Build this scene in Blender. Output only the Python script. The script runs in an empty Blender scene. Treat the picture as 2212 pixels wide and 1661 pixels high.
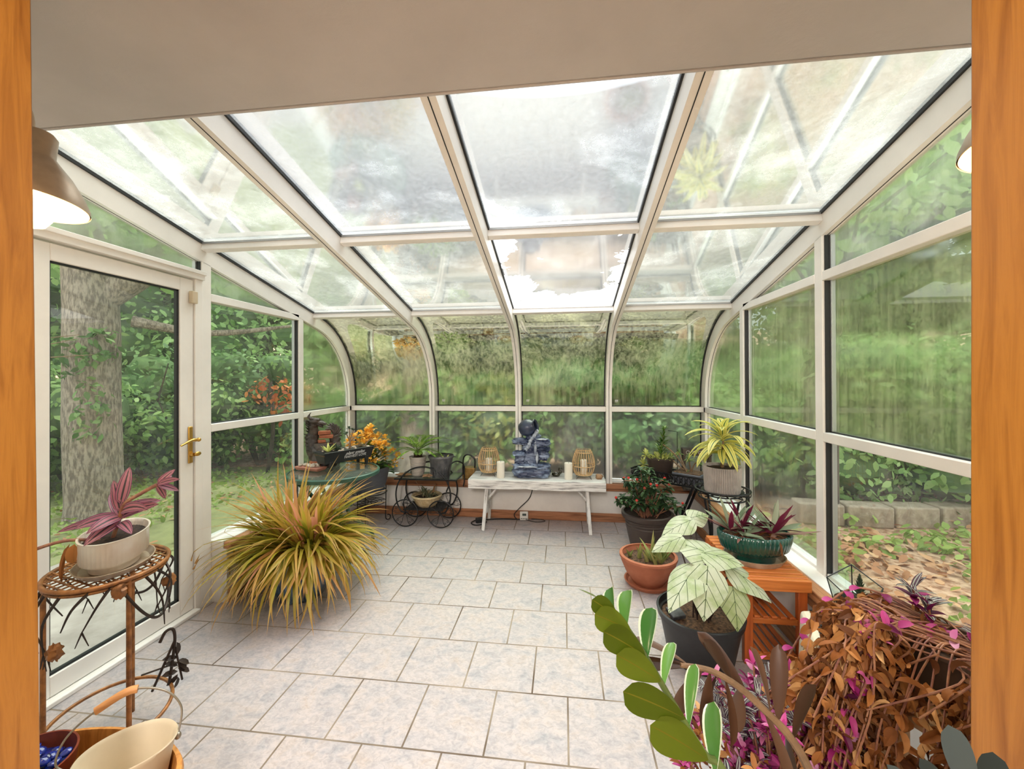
import bpy, math, random
import numpy as np
from mathutils import Vector, Matrix, noise
PI = math.pi
S = bpy.context.scene
COL = S.collection
rnd = random.Random(11)
V = Vector
sin, cos = math.sin, math.cos
def R(d): return math.radians(d)
# ---------------------------------------------------------------- mesh builder
class MB:
    def __init__(s):
        s.v = []; s.f = []; s.fv = []; s.u = []; s.t = []; s.mi = []
    def vert(s, p, u=0.0, t=0.0):
        s.v.append((p[0], p[1], p[2])); s.u.append(u); s.t.append(t); return len(s.v) - 1
    def face(s, idx, val=0.0, mi=0):
        s.f.append(tuple(idx)); s.fv.append(val); s.mi.append(mi)
    def hexa(s, a, b, val=0.0, mi=0):          # two quads a (bottom) and b (top), same winding
        i = [s.vert(p) for p in a]; j = [s.vert(p) for p in b]
        s.face(i[::-1], val, mi); s.face(j, val, mi)
        n = len(a)
        for k in range(n): s.face((i[k], i[(k+1) % n], j[(k+1) % n], j[k]), val, mi)
    def box(s, x0, x1, y0, y1, z0, z1, val=0.0, mi=0):
        s.hexa([(x0,y0,z0),(x1,y0,z0),(x1,y1,z0),(x0,y1,z0)], [(x0,y0,z1),(x1,y0,z1),(x1,y1,z1),(x0,y1,z1)], val, mi)
    def obox(s, c, sx, sy, sz, rot=None, val=0.0, mi=0):   # oriented box about centre c
        m = rot if rot is not None else Matrix.Identity(3)
        P = lambda x, y, z: V(c) + m @ V((x*sx/2, y*sy/2, z*sz/2))
        s.hexa([P(-1,-1,-1),P(1,-1,-1),P(1,1,-1),P(-1,1,-1)], [P(-1,-1,1),P(1,-1,1),P(1,1,1),P(-1,1,1)], val, mi)
    def beam(s, p, q, w, h, up=(0,0,1), val=0.0, mi=0):
        p, q = V(p), V(q); d = (q-p).normalized(); sd = d.cross(V(up))
        if sd.length < 1e-5: sd = d.cross(V((1,0,0)))
        sd.normalize(); u = sd.cross(d)
        A = [p - sd*w/2 - u*h/2, p + sd*w/2 - u*h/2, p + sd*w/2 + u*h/2, p - sd*w/2 + u*h/2]
        s.hexa(A, [a + (q-p) for a in A], val, mi)
    def tube(s, pts, r, n=8, closed=False, val=0.0, mi=0, cap=True):
        pts = [V(p) for p in pts]; m = len(pts)
        rr = r if isinstance(r, (list, tuple)) else [r]*m
        rings = []; prev = None
        for k in range(m):
            if closed: d = pts[(k+1) % m] - pts[k-1]
            else: d = pts[min(k+1, m-1)] - pts[max(k-1, 0)]
            if d.length < 1e-9: d = V((0,0,1))
            d.normalize()
            if prev is None:
                a = V((0,0,1)) if abs(d.z) < 0.9 else V((1,0,0))
                x = d.cross(a).normalized()
            else:
                x = (prev - d*prev.dot(d))
                x = x.normalized() if x.length > 1e-6 else d.orthogonal().normalized()
            prev = x; y = d.cross(x)
            rings.append([s.vert(pts[k] + (x*cos(2*PI*i/n) + y*sin(2*PI*i/n))*rr[k], i/n, k/max(1, m-1)) for i in range(n)])
        for k in range(m if closed else m-1):
            a, b = rings[k], rings[(k+1) % m]
            for i in range(n): s.face((a[i], a[(i+1) % n], b[(i+1) % n], b[i]), val, mi)
        if not closed and cap:
            s.face(rings[0][::-1], val, mi); s.face(rings[-1], val, mi)
    def lathe(s, prof, n=40, c=(0,0,0), sx=1.0, sy=1.0, ripple=None, val=0.0, mi=0, capb=True, capt=False, rot=None):
        rings = []
        for (r, z) in prof:
            row = []
            for i in range(n):
                a = 2*PI*i/n; q = r*(1 + (ripple(a, z) if ripple else 0))
                p = V((q*cos(a)*sx, q*sin(a)*sy, z))
                if rot is not None: p = rot @ p
                row.append(s.vert(V(c) + p, i/n, z))
            rings.append(row)
        for a, b in zip(rings, rings[1:]):
            for i in range(n): s.face((a[i], a[(i+1) % n], b[(i+1) % n], b[i]), val, mi)
        if capb: s.face(rings[0][::-1], val, mi)
        if capt: s.face(rings[-1], val, mi)
    def blob(s, c, rx, ry, rz, amp=0.15, freq=2.0, seed=0.0, nu=16, nv=10, val=0.0, mi=0, power=1.0, rot=None):
        def sg(a): return math.copysign(abs(a)**power, a)
        rows = []
        for j in range(1, nv):
            th = PI*j/nv; row = []
            for i in range(nu):
                ph = 2*PI*i/nu
                d = V((sg(sin(th))*sg(cos(ph)), sg(sin(th))*sg(sin(ph)), sg(cos(th))))
                k = 1 + amp*noise.noise(d*freq + V((seed, seed*1.7, -seed)))
                p = V((d.x*rx, d.y*ry, d.z*rz))*k
                if rot is not None: p = rot @ p
                row.append(s.vert(V(c)+p))
            rows.append(row)
        pt = V((0,0,rz)); pb = V((0,0,-rz))
        if rot is not None: pt = rot @ pt; pb = rot @ pb
        T = s.vert(V(c)+pt); B = s.vert(V(c)+pb)
        for i in range(nu):
            k = (i+1) % nu
            s.face((T, rows[0][i], rows[0][k]), val, mi)
            for a, b in zip(rows, rows[1:]): s.face((a[i], b[i], b[k], a[k]), val, mi)
            s.face((B, rows[-1][k], rows[-1][i]), val, mi)
    def leaf(s, base, d, L, W, bend=0.6, fold=0.25, segs=5, shape='lance', val=0.0, roll=0.0, up=(0,0,1), mi=0, twist=0.0, thick=0):
        d = V(d).normalized(); upv = V(up)
        sd = d.cross(upv)
        if sd.length < 1e-3: sd = d.orthogonal()
        sd.normalize()
        if roll: sd = Matrix.Rotation(roll, 3, d) @ sd
        p = V(base); step = L/segs; rows = []
        for k in range(segs+1):
            t = k/segs
            if shape == 'lance': w = (t**0.45)*(1-t)**0.75*1.75 if 0 < t < 1 else 0
            elif shape == 'blade': w = min(1, t*4+0.55)*(1-t**2.2)
            elif shape == 'oval': w = math.sqrt(max(0, 1-(2*t-1)**2))
            elif shape == 'obov': w = (t**0.75)*math.sqrt(max(0, 1-t**3))*1.25
            elif shape == 'fat': w = min(1, 0.75+t)*(1-t**1.6)
            else: w = 1
            n = sd.cross(d).normalized(); h = W/2*w
            rows.append([s.vert(p - sd*h + n*h*fold, -1, t), s.vert(p - n*thick*w, 0, t), s.vert(p + sd*h + n*h*fold, 1, t)])
            if k < segs:
                p = p + d*step
                if bend:
                    h0 = V((d.x, d.y, 0))
                    ax = sd if abs(sd.z) < 0.7 else (h0.cross(V((0,0,1))).normalized() if h0.length > 1e-4 else sd)
                    rm = Matrix.Rotation(-bend/segs, 3, ax); d = (rm @ d).normalized()
                    sd = (sd - d*sd.dot(d)).normalized()
                if twist: sd = Matrix.Rotation(twist/segs, 3, d) @ sd
        for a, b in zip(rows, rows[1:]):
            s.face((a[0], a[1], b[1], b[0]), val, mi); s.face((a[1], a[2], b[2], b[1]), val, mi)
        return p
    def build(s, name, mats, parent=None, loc=None, rotz=0.0, smooth=True, angle=40, bevel=0.0, solid=0.0, label=None, bseg=2):
        me = bpy.data.meshes.new(name)
        me.from_pydata(s.v, [], s.f)
        if not isinstance(mats, (list, tuple)): mats = [mats]
        for m in mats: me.materials.append(m)
        nf = len(me.polygons)
        if len(mats) > 1: me.polygons.foreach_set('material_index', s.mi)
        a = me.attributes.new('v', 'FLOAT', 'FACE'); a.data.foreach_set('value', s.fv)
        if any(s.u) or any(s.t):
            a = me.attributes.new('u', 'FLOAT', 'POINT'); a.data.foreach_set('value', s.u)
            a = me.attributes.new('t', 'FLOAT', 'POINT'); a.data.foreach_set('value', s.t)
        if smooth:
            me.polygons.foreach_set('use_smooth', [True]*nf)
            me.set_sharp_from_angle(angle=R(angle))
        me.update()
        o = bpy.data.objects.new(name, me); COL.objects.link(o)
        if parent: o.parent = parent
        if loc: o.location = loc
        o.rotation_euler = (0, 0, rotz)
        if solid:
            q = o.modifiers.new('solid', 'SOLIDIFY'); q.thickness = solid; q.offset = 0
        if bevel:
            q = o.modifiers.new('bevel', 'BEVEL'); q.width = bevel; q.segments = bseg; q.limit_method = 'ANGLE'; q.angle_limit = R(50)
        if label: o['label'] = label
        return o
def tag(o, label, cat, group=None, kind=None):
    o['label'] = label; o['category'] = cat
    if group: o['group'] = group
    if kind: o['kind'] = kind
    return o
def thing(name, label, cat, loc=(0,0,0), rotz=0.0, group=None):
    o = bpy.data.objects.new(name, None); COL.objects.link(o)
    o.empty_display_size = 0.05; o.location = loc; o.rotation_euler = (0,0,rotz)
    return tag(o, label, cat, group)
def struct(o, label=None, cat=None):
    o['kind'] = 'structure'
    if label: o['label'] = label
    if cat: o['category'] = cat
    return o
def arc(c, r, a0, a1, n=16, plane='xz', r2=None):
    r2 = r2 or r; out = []
    for k in range(n+1):
        a = R(a0 + (a1-a0)*k/n); x, y = r*cos(a), r2*sin(a)
        if plane == 'xz': out.append((c[0]+x, c[1], c[2]+y))
        elif plane == 'xy': out.append((c[0]+x, c[1]+y, c[2]))
        else: out.append((c[0], c[1]+x, c[2]+y))
    return out
def ring(c, r, n=32, plane='xy', r2=None): return arc(c, r, 0, 360, n, plane, r2)[:-1]
def smoothpts(P, n=8):                      # Catmull-Rom through P
    P = [V(p) for p in P]; out = []
    for i in range(len(P)-1):
        p0, p1, p2, p3 = P[max(i-1,0)], P[i], P[i+1], P[min(i+2, len(P)-1)]
        for k in range(n):
            t = k/n
            out.append(0.5*((2*p1) + (p2-p0)*t + (2*p0-5*p1+4*p2-p3)*t*t + (3*p1-p0-3*p2+p3)*t**3))
    out.append(P[-1]); return out
def dirv(az, el): return V((cos(el)*cos(az), cos(el)*sin(az), sin(el)))
def copy_tree(o, parent=None):
    c = o.copy(); COL.objects.link(c)
    if parent: c.parent = parent
    for ch in list(o.children): copy_tree(ch, c)
    return c
# ---------------------------------------------------------------- materials
def lin(c):
    return tuple((x/255/12.92 if x/255 <= 0.04045 else ((x/255+0.055)/1.055)**2.4) for x in c) + (1,)
class NT:
    def __init__(s, name):
        s.m = bpy.data.materials.new(name); s.m.use_nodes = True
        s.t = s.m.node_tree; s.t.nodes.clear(); s.out = s.n('ShaderNodeOutputMaterial')
    def n(s, typ, **kw):
        q = s.t.nodes.new(typ)
        for k, v in kw.items():
            if k[0] == '_': q.inputs[int(k[1:])].default_value = v
            elif k in q.inputs and not hasattr(q, k): q.inputs[k].default_value = v
            else: setattr(q, k, v)
        return q
    def l(s, a, ao, b, bi): s.t.links.new(a.outputs[ao], b.inputs[bi])
    def ramp(s, stops, interp='LINEAR'):
        q = s.n('ShaderNodeValToRGB'); q.color_ramp.interpolation = interp
        e = q.color_ramp.elements
        while len(e) < len(stops): e.new(0.5)
        for k, (p, c) in enumerate(stops): e[k].position = p; e[k].color = lin(c) if len(c) == 3 else c
        return q
    def math(s, op, a=None, b=None, clamp=False):
        q = s.n('ShaderNodeMath'); q.operation = op; q.use_clamp = clamp
        for k, x in enumerate((a, b)):
            if x is None: continue
            if isinstance(x, (int, float)): q.inputs[k].default_value = x
            else: s.t.links.new(x[0].outputs[x[1]], q.inputs[k])
        return q
    def coord(s, scale=(1,1,1), out='Object', rot=(0,0,0)):
        c = s.n('ShaderNodeTexCoord'); m = s.n('ShaderNodeMapping')
        m.inputs['Scale'].default_value = scale; m.inputs['Rotation'].default_value = rot
        s.l(c, out, m, 0); return m
    def noise(s, scale, detail=4, rough=0.55, vec=None, dist=0):
        q = s.n('ShaderNodeTexNoise'); q.inputs['Scale'].default_value = scale; q.inputs['Detail'].default_value = detail
        q.inputs['Roughness'].default_value = rough; q.inputs['Distortion'].default_value = dist
        if vec: s.l(vec, 0, q, 0)
        return q
    def bump(s, src, out, strength=0.3, dist=0.01):
        b = s.n('ShaderNodeBump'); b.inputs['Strength'].default_value = strength; b.inputs['Distance'].default_value = dist
        s.l(src, out, b, 'Height'); return b
def principled(nt, color, rough=0.5, metal=0.0, spec=0.5, coat=0.0):
    p = nt.n('ShaderNodeBsdfPrincipled')
    if color is not None: p.inputs['Base Color'].default_value = lin(color)
    p.inputs['Roughness'].default_value = rough; p.inputs['Metallic'].default_value = metal
    p.inputs['Specular IOR Level'].default_value = spec; p.inputs['Coat Weight'].default_value = coat
    nt.l(p, 0, nt.out, 0); return p
def plain(name, color, rough=0.5, metal=0.0, var=0.0, scale=8, bump=0.0, color2=None, stretch=(1,1,1), bscale=None, spec=0.5, coat=0.0, lo=0.35, hi=0.65):
    nt = NT(name); p = principled(nt, color, rough, metal, spec, coat)
    if var or color2 or bump:
        m = nt.coord(stretch); q = nt.noise(scale, 5, 0.6, m)
        if color2 is None:
            color2 = tuple(max(0, min(255, c*(1-var))) for c in color)
        r = nt.ramp([(lo, color), (hi, color2)]); nt.l(q, 0, r, 0); nt.l(r, 0, p, 'Base Color')
        if bump:
            q2 = nt.noise(bscale or scale*3, 5, 0.6, m); b = nt.bump(q2, 0, bump, 0.01); nt.l(b, 0, p, 'Normal')
    return nt.m
def wood(name, dark, light, axis='z', scale=6.0, rough=0.45, bump=0.1, coat=0.0):
    st = {'x': (0.6,9,9), 'y': (9,0.6,9), 'z': (9,9,0.6)}[axis]
    nt = NT(name); p = principled(nt, light, rough, coat=coat)
    m = nt.coord(st); q = nt.noise(scale, 6, 0.6, m, 0.6)
    r = nt.ramp([(0.28, dark), (0.55, light), (0.75, tuple((a+b)/2 for a, b in zip(dark, light)))])
    nt.l(q, 0, r, 0); nt.l(r, 0, p, 'Base Color')
    b = nt.bump(q, 0, bump, 0.004); nt.l(b, 0, p, 'Normal'); return nt.m
def leafmat(name, stops, attr='v', rough=0.5, trans=0.35, back=None, stripe=None, tipstops=None, spec=0.3):
    """leaf: colour by per-leaf value; stripe=(colour, half width) about the midrib; back = underside colour"""
    nt = NT(name); at = nt.n('ShaderNodeAttribute', attribute_name=attr)
    r = nt.ramp(stops); nt.l(at, 'Fac', r, 0); cur = (r, 0)
    if tipstops:
        t = nt.n('ShaderNodeAttribute', attribute_name='t')
        rr = nt.ramp([(tipstops[0], (0,0,0)), (tipstops[1], (255,255,255))]); nt.l(t, 'Fac', rr, 0)
        mx = nt.n('ShaderNodeMix', data_type='RGBA'); nt.l(rr, 0, mx, 0); nt.t.links.new(cur[0].outputs[cur[1]], mx.inputs[6])
        mx.inputs[7].default_value = lin(tipstops[2]); cur = (mx, 2)
    if stripe:
        for (col, a, b) in stripe:                 # colour where a<|u|<b
            u = nt.n('ShaderNodeAttribute', attribute_name='u'); ab = nt.math('ABSOLUTE', (u, 'Fac'))
            lo = nt.math('GREATER_THAN', (ab, 0), a); hi = nt.math('LESS_THAN', (ab, 0), b); k = nt.math('MULTIPLY', (lo, 0), (hi, 0))
            mx = nt.n('ShaderNodeMix', data_type='RGBA'); nt.l(k, 0, mx, 0); nt.t.links.new(cur[0].outputs[cur[1]], mx.inputs[6])
            mx.inputs[7].default_value = lin(col); cur = (mx, 2)
    if back:
        g = nt.n('ShaderNodeNewGeometry'); mx = nt.n('ShaderNodeMix', data_type='RGBA'); nt.l(g, 'Backfacing', mx, 0)
        nt.t.links.new(cur[0].outputs[cur[1]], mx.inputs[6]); mx.inputs[7].default_value = lin(back); cur = (mx, 2)
    p = nt.n('ShaderNodeBsdfPrincipled'); p.inputs['Roughness'].default_value = rough; p.inputs['Specular IOR Level'].default_value = spec
    tr = nt.n('ShaderNodeBsdfTranslucent'); ms = nt.n('ShaderNodeMixShader'); ms.inputs[0].default_value = trans
    nt.t.links.new(cur[0].outputs[cur[1]], p.inputs['Base Color']); nt.t.links.new(cur[0].outputs[cur[1]], tr.inputs[0])
    nt.l(p, 0, ms, 1); nt.l(tr, 0, ms, 2); nt.l(ms, 0, nt.out, 0); return nt.m
def glassmat(name, haze=0.05, hnoise=0.0, hscale=3.0, stretch=(1,1,1), tint=(235,245,238), hcol=(235,240,236), refl=1.7, rough=0.0, thresh=0.5, soft=0.25, streak=0.0, blur=0.0, bior=1.08, brough=0.5):
    nt = NT(name)
    tr = nt.n('ShaderNodeBsdfTransparent'); tr.inputs[0].default_value = lin(tint)
    gl = nt.n('ShaderNodeBsdfGlossy'); gl.inputs['Roughness'].default_value = rough
    fr = nt.n('ShaderNodeFresnel'); fr.inputs[0].default_value = 1.45
    k = nt.math('MULTIPLY', (fr, 0), refl, True)
    base = tr
    if blur:                                     # condensation scatters what is seen through it
        rf = nt.n('ShaderNodeBsdfRefraction'); rf.inputs[0].default_value = lin(tint); rf.inputs['Roughness'].default_value = brough; rf.inputs['IOR'].default_value = bior
        base = nt.n('ShaderNodeMixShader'); base.inputs[0].default_value = blur; nt.l(tr, 0, base, 1); nt.l(rf, 0, base, 2)
    m1 = nt.n('ShaderNodeMixShader'); nt.l(k, 0, m1, 0); nt.l(base, 0, m1, 1); nt.l(gl, 0, m1, 2)
    tl = nt.n('ShaderNodeBsdfTranslucent'); tl.inputs[0].default_value = lin(hcol)
    m2 = nt.n('ShaderNodeMixShader')
    c = nt.coord(stretch); q = nt.noise(hscale, 5, 0.6, c, 0.4)
    a = nt.math('SUBTRACT', (q, 0), thresh); b = nt.math('DIVIDE', (a, 0), soft, True)
    h = nt.math('MULTIPLY', (b, 0), hnoise); cur = h
    if streak:
        c2 = nt.coord((38, 38, 2.0)); q2 = nt.noise(1.0, 3, 0.6, c2)
        a2 = nt.math('SUBTRACT', (q2, 0), 0.5); b2 = nt.math('MULTIPLY', (a2, 0), streak); cur = nt.math('ADD', (cur, 0), (b2, 0))
        c3 = nt.coord((160, 160, 90)); q3 = nt.noise(1.0, 2, 0.5, c3)
        a3 = nt.math('SUBTRACT', (q3, 0), 0.5); b3 = nt.math('MULTIPLY', (a3, 0), streak*0.8); cur = nt.math('ADD', (cur, 0), (b3, 0))
    f = nt.math('ADD', (cur, 0), haze, True)
    nt.l(f, 0, m2, 0); nt.l(m1, 0, m2, 1); nt.l(tl, 0, m2, 2); nt.l(m2, 0, nt.out, 0); return nt.m
M = {}
M['frame'] = plain('white_frame', (246,243,238), 0.38, var=0.04, scale=3)
M['gasket'] = plain('black_gasket', (26,28,30), 0.5)
M['spacer'] = plain('aluminium_spacer', (176,178,180), 0.35, 0.7)
M['wallwhite'] = plain('painted_wall', (236,231,226), 0.7, var=0.05, scale=4, bump=0.15, bscale=60)
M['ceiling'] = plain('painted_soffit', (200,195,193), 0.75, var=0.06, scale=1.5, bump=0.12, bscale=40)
M['oak'] = wood('oak_casing', (150,90,28), (188,124,48), 'z', 5, 0.4, 0.08)
M['oakd'] = wood('cedar_sill', (104,58,34), (178,122,86), 'x', 5, 0.5, 0.25)
M['oakdy'] = wood('cedar_sill_side', (112,64,36), (190,136,94), 'y', 5, 0.5, 0.25)
M['bench'] = wood('teak_slats', (160,78,28), (206,122,58), 'x', 5, 0.4, 0.1)
M['benchy'] = wood('teak_shelf_slats', (140,62,22), (190,100,44), 'y', 5, 0.4, 0.1)
M['benchz'] = wood('teak_legs', (140,60,20), (184,92,38), 'z', 5, 0.4, 0.1)
M['tub'] = wood('tub_staves', (150,88,34), (206,142,70), 'z', 4, 0.5, 0.1)
M['black'] = plain('black_iron', (28,28,31), 0.42, 0.3, var=0.2, scale=30)
M['bronze'] = plain('bronze_iron', (116,76,46), 0.45, 0.4, color2=(176,118,66), scale=25)
M['bronzed'] = plain('dark_twig_iron', (58,44,36), 0.5, 0.3, var=0.3, scale=25)
M['brass'] = plain('brass', (212,170,90), 0.25, 0.9)
M['soil'] = plain('potting_soil', (70,48,34), 0.9, color2=(28,20,16), scale=90, bump=0.8, bscale=120)
M['soill'] = plain('bark_soil', (120,88,62), 0.9, color2=(44,30,22), scale=60, bump=0.8, bscale=90)
M['terra'] = plain('terracotta', (176,106,76), 0.75, color2=(160,92,64), scale=10, bump=0.05, bscale=60)
M['brownpot'] = plain('brown_plastic', (70,58,54), 0.45, var=0.1, scale=10)
M['nursery'] = plain('black_nursery_plastic', (42,42,45), 0.5, var=0.2, scale=14)
M['greyrib'] = plain('grey_ribbed_ceramic', (182,174,168), 0.55, var=0.12, scale=10)
M['taupe'] = plain('taupe_ceramic', (186,178,172), 0.55, var=0.06, scale=6)
M['greypot'] = plain('slate_grey_plastic', (96,98,108), 0.55, var=0.1, scale=20, stretch=(1,1,8))
M['pewter'] = plain('pewter_finish', (104,104,106), 0.5, 0.3, color2=(62,62,66), scale=14, bump=0.3, bscale=30)
M['weave'] = plain('woven_ceramic', (206,186,150), 0.55, color2=(178,152,112), scale=20)
M['greenglaze'] = plain('green_glaze', (16,82,68), 0.18, color2=(8,52,48), scale=6, coat=0.6)
M['blueglaze'] = plain('blue_glaze', (24,60,84), 0.2, color2=(120,140,160), scale=5, coat=0.6, stretch=(3,3,0.7), lo=0.45, hi=0.75)
M['whiteglaze'] = plain('white_glaze', (228,220,206), 0.3, color2=(206,186,166), scale=5, coat=0.3)
M['clearplastic'] = plain('aged_clear_plastic', (190,176,158), 0.3, color2=(148,118,88), scale=10)
M['plasticbeige'] = plain('beige_plastic', (212,196,168), 0.5, var=0.06, scale=5)
M['wire'] = plain('galvanised_wire', (150,140,126), 0.35, 0.8)
M['griplight'] = wood('bucket_grip', (176,112,60), (212,150,92), 'x', 5, 0.45)
M['bluebead'] = plain('cobalt_glass', (30,52,150), 0.12, color2=(12,20,60), scale=30, coat=0.5)
M['redbowl'] = plain('copper_bowl', (140,66,44), 0.35, 0.2, var=0.2, scale=12)
M['tablegreen'] = plain('dark_green_metal', (52,92,78), 0.4, var=0.15, scale=20)
M['whitewash'] = plain('whitewashed_plank', (228,226,224), 0.65, color2=(128,124,124), scale=4, stretch=(1.2,14,14), bump=0.4, bscale=6, lo=0.48, hi=0.68)
M['whitewashz'] = plain('whitewashed_legs', (226,224,222), 0.65, color2=(150,146,144), scale=4, stretch=(14,14,1.2), bump=0.3, bscale=6, lo=0.5, hi=0.7)
M['rattan'] = plain('rattan', (226,188,138), 0.55, var=0.18, scale=40)
M['candle'] = plain('ivory_wax', (240,234,220), 0.5, var=0.02)
M['rock'] = plain('fountain_rock', (58,68,98), 0.4, color2=(176,194,222), scale=6, stretch=(1,1,4.5), bump=1.0, bscale=8, lo=0.45, hi=0.70)
M['jug'] = plain('fountain_jug', (34,36,44), 0.3, color2=(60,72,100), scale=8, bump=0.2)
M['rockwhite'] = plain('foam_white_resin', (196,204,214), 0.5, color2=(120,130,150), scale=20)
M['swan'] = plain('olive_glass', (44,44,20), 0.12, var=0.3, scale=20, coat=0.5)
M['stone'] = plain('river_pebbles', (206,192,174), 0.7, color2=(150,128,112), scale=12)
M['brick'] = plain('brick_red', (172,104,70), 0.8, color2=(140,80,56), scale=20, bump=0.2)
M['statue'] = plain('bronze_resin', (86,74,66), 0.5, color2=(40,34,32), scale=16, bump=0.8, bscale=22)
M['trough'] = plain('black_tin', (30,31,34), 0.4, var=0.15, scale=10)
M['text'] = plain('white_lettering', (225,225,225), 0.6)
M['traytc'] = plain('clay_tray', (190,128,108), 0.75, var=0.1)
M['goldtin'] = plain('gold_tin', (176,142,84), 0.35, 0.6, color2=(120,92,50), scale=12)
M['cord'] = plain('black_rubber', (22,22,24), 0.55)
M['cordb'] = plain('beige_cable', (190,172,144), 0.55)
M['whiteplastic'] = plain('white_plastic', (226,224,220), 0.4)
M['lcd'] = plain('lcd_window', (58,70,66), 0.2)
M['driftwood'] = plain('driftwood', (186,150,116), 0.8, color2=(140,104,74), scale=14, bump=0.3)
M['heater'] = plain('cream_heater', (226,216,192), 0.45, var=0.03)
M['lightwood'] = wood('pale_pine', (196,152,104), (226,186,140), 'y', 4, 0.5, 0.05)
M['planterbrown'] = plain('taupe_plastic_planter', (104,86,74), 0.5, var=0.1, scale=8)
M['shade'] = plain('galvanised_shade', (188,166,140), 0.4, 0.5, var=0.15, scale=8)
M['enamel'] = plain('white_enamel', (240,216,168), 0.4)
M['hwall'] = plain('house_wall_paint', (236,231,222), 0.8)
M['hfloor'] = wood('house_oak_floor', (150,124,98), (190,164,134), 'y', 3, 0.4)
M['bark'] = plain('oak_bark', (172,156,142), 0.9, color2=(118,104,94), scale=13, stretch=(3,3,0.8), bump=1.0, bscale=20, lo=0.42, hi=0.58)
M['barkd'] = plain('dark_bark', (96,82,72), 0.9, color2=(48,40,36), scale=9, stretch=(3,3,0.7), bump=0.8)
M['concrete'] = plain('patio_concrete', (176,166,158), 0.85, color2=(146,136,128), scale=5, bump=0.1, bscale=60)
M['block'] = plain('retaining_block', (186,168,148), 0.9, color2=(150,132,114), scale=14, bump=0.4)
def text_obj(name, body, size, m, parent, mtx, shear=0.0, ext=0.0006, spacing=1.0, sx=1.0):
    cu = bpy.data.curves.new(name, 'FONT'); cu.body = body; cu.size = size; cu.extrude = ext; cu.shear = shear
    cu.align_x = 'CENTER'; cu.align_y = 'CENTER'; cu.space_character = spacing
    cu.materials.append(m); o = bpy.data.objects.new(name, cu); COL.objects.link(o)
    bpy.context.view_layer.update(); dg = bpy.context.evaluated_depsgraph_get()
    me = bpy.data.meshes.new_from_object(o.evaluated_get(dg)); me.name = name; bpy.data.objects.remove(o); bpy.data.curves.remove(cu)
    o = bpy.data.objects.new(name, me); COL.objects.link(o); o.parent = parent; o.matrix_local = mtx @ Matrix.Diagonal((sx,1,1,1)); return o
# ---------------------------------------------------------------- special materials
def tile_mat():
    nt = NT('floor_tile'); p = principled(nt, (200,190,186), 0.42)
    c = nt.n('ShaderNodeTexCoord'); m = nt.n('ShaderNodeMapping'); m.inputs['Location'].default_value = (-0.1765, -1.565, 0)
    nt.l(c, 'Object', m, 0)
    b = nt.n('ShaderNodeTexBrick'); b.offset = 0.5; b.offset_frequency = 2; b.squash = 1.0
    b.inputs['Scale'].default_value = 1; b.inputs['Mortar Size'].default_value = 0.0040; b.inputs['Mortar Smooth'].default_value = 0.1
    b.inputs['Bias'].default_value = 0; b.inputs['Brick Width'].default_value = 0.325; b.inputs['Row Height'].default_value = 0.338
    nt.l(m, 0, b, 0)
    c2 = nt.coord((1,1.3,1)); q = nt.noise(9, 6, 0.62, c2, 0.8)
    r = nt.ramp([(0.30, (156,153,156)), (0.42, (176,167,168)), (0.55, (186,174,172)), (0.70, (182,166,158))]); nt.l(q, 0, r, 0)
    q2 = nt.noise(34, 5, 0.7, c2, 1.2); r2 = nt.ramp([(0.36, (212,214,216)), (0.60, (255,255,255))]); nt.l(q2, 0, r2, 0)
    mx = nt.n('ShaderNodeMix', data_type='RGBA', blend_type='MULTIPLY'); mx.inputs[0].default_value = 0.75
    nt.l(r, 0, mx, 6); nt.l(r2, 0, mx, 7)
    g = nt.noise(2.2, 3, 0.5, c2); gr = nt.ramp([(0.35, (92,76,62)), (0.6, (150,136,120))]); nt.l(g, 0, gr, 0)
    fx = nt.n('ShaderNodeMix', data_type='RGBA'); nt.l(b, 'Fac', fx, 0); nt.l(mx, 2, fx, 6); nt.l(gr, 0, fx, 7)
    nt.l(fx, 2, p, 'Base Color')
    inv = nt.math('SUBTRACT', 1.0, (b, 'Fac')); s2 = nt.math('MULTIPLY', (q2, 0), 0.18); hs = nt.math('ADD', (inv, 0), (s2, 0))
    bp = nt.bump(hs, 0, 0.5, 0.003); nt.l(bp, 0, p, 'Normal')
    rr = nt.math('MULTIPLY', (b, 'Fac'), 0.45); ra = nt.math('ADD', (rr, 0), 0.4); nt.l(ra, 0, p, 'Roughness'); return nt.m
M['tile'] = tile_mat()
M['ground'] = plain('leaf_litter_ground', (206,170,140), 0.95, color2=(150,108,80), scale=16, bump=0.6, bscale=40, lo=0.4, hi=0.62)
M['lawn'] = plain('lawn_turf', (150,152,100), 0.95, color2=(116,118,74), scale=3, bump=0.5, bscale=60)
def ov(name, stops, trans=0.4, rough=0.55): return leafmat(name, stops, trans=trans, rough=rough)
M['fol'] = ov('woodland_leaves', [(0.0,(84,118,58)), (0.35,(120,154,82)), (0.7,(150,182,106)), (1.0,(192,214,142))])
M['foll'] = ov('light_maple_leaves', [(0.0,(112,148,80)), (0.4,(150,186,110)), (0.8,(184,212,138)), (1.0,(212,232,170))])
M['fold'] = ov('dark_shrub_leaves', [(0.0,(68,102,54)), (0.5,(102,138,78)), (0.85,(138,172,106)), (1.0,(186,210,150))])
M['foly'] = ov('olive_leaves', [(0.0,(112,122,60)), (0.5,(152,158,86)), (1.0,(198,194,118))])
M['folo'] = ov('orange_maple_leaves', [(0.0,(150,70,34)), (0.5,(206,104,50)), (1.0,(222,144,76))])
M['core'] = plain('shaded_foliage', (66,92,48), 0.9, color2=(88,116,62), scale=6)  # darker green: shade deep inside the foliage is put into the colour
M['weed'] = ov('pale_green_weeds', [(0.0,(128,156,70)), (1.0,(186,206,116))])
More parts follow.
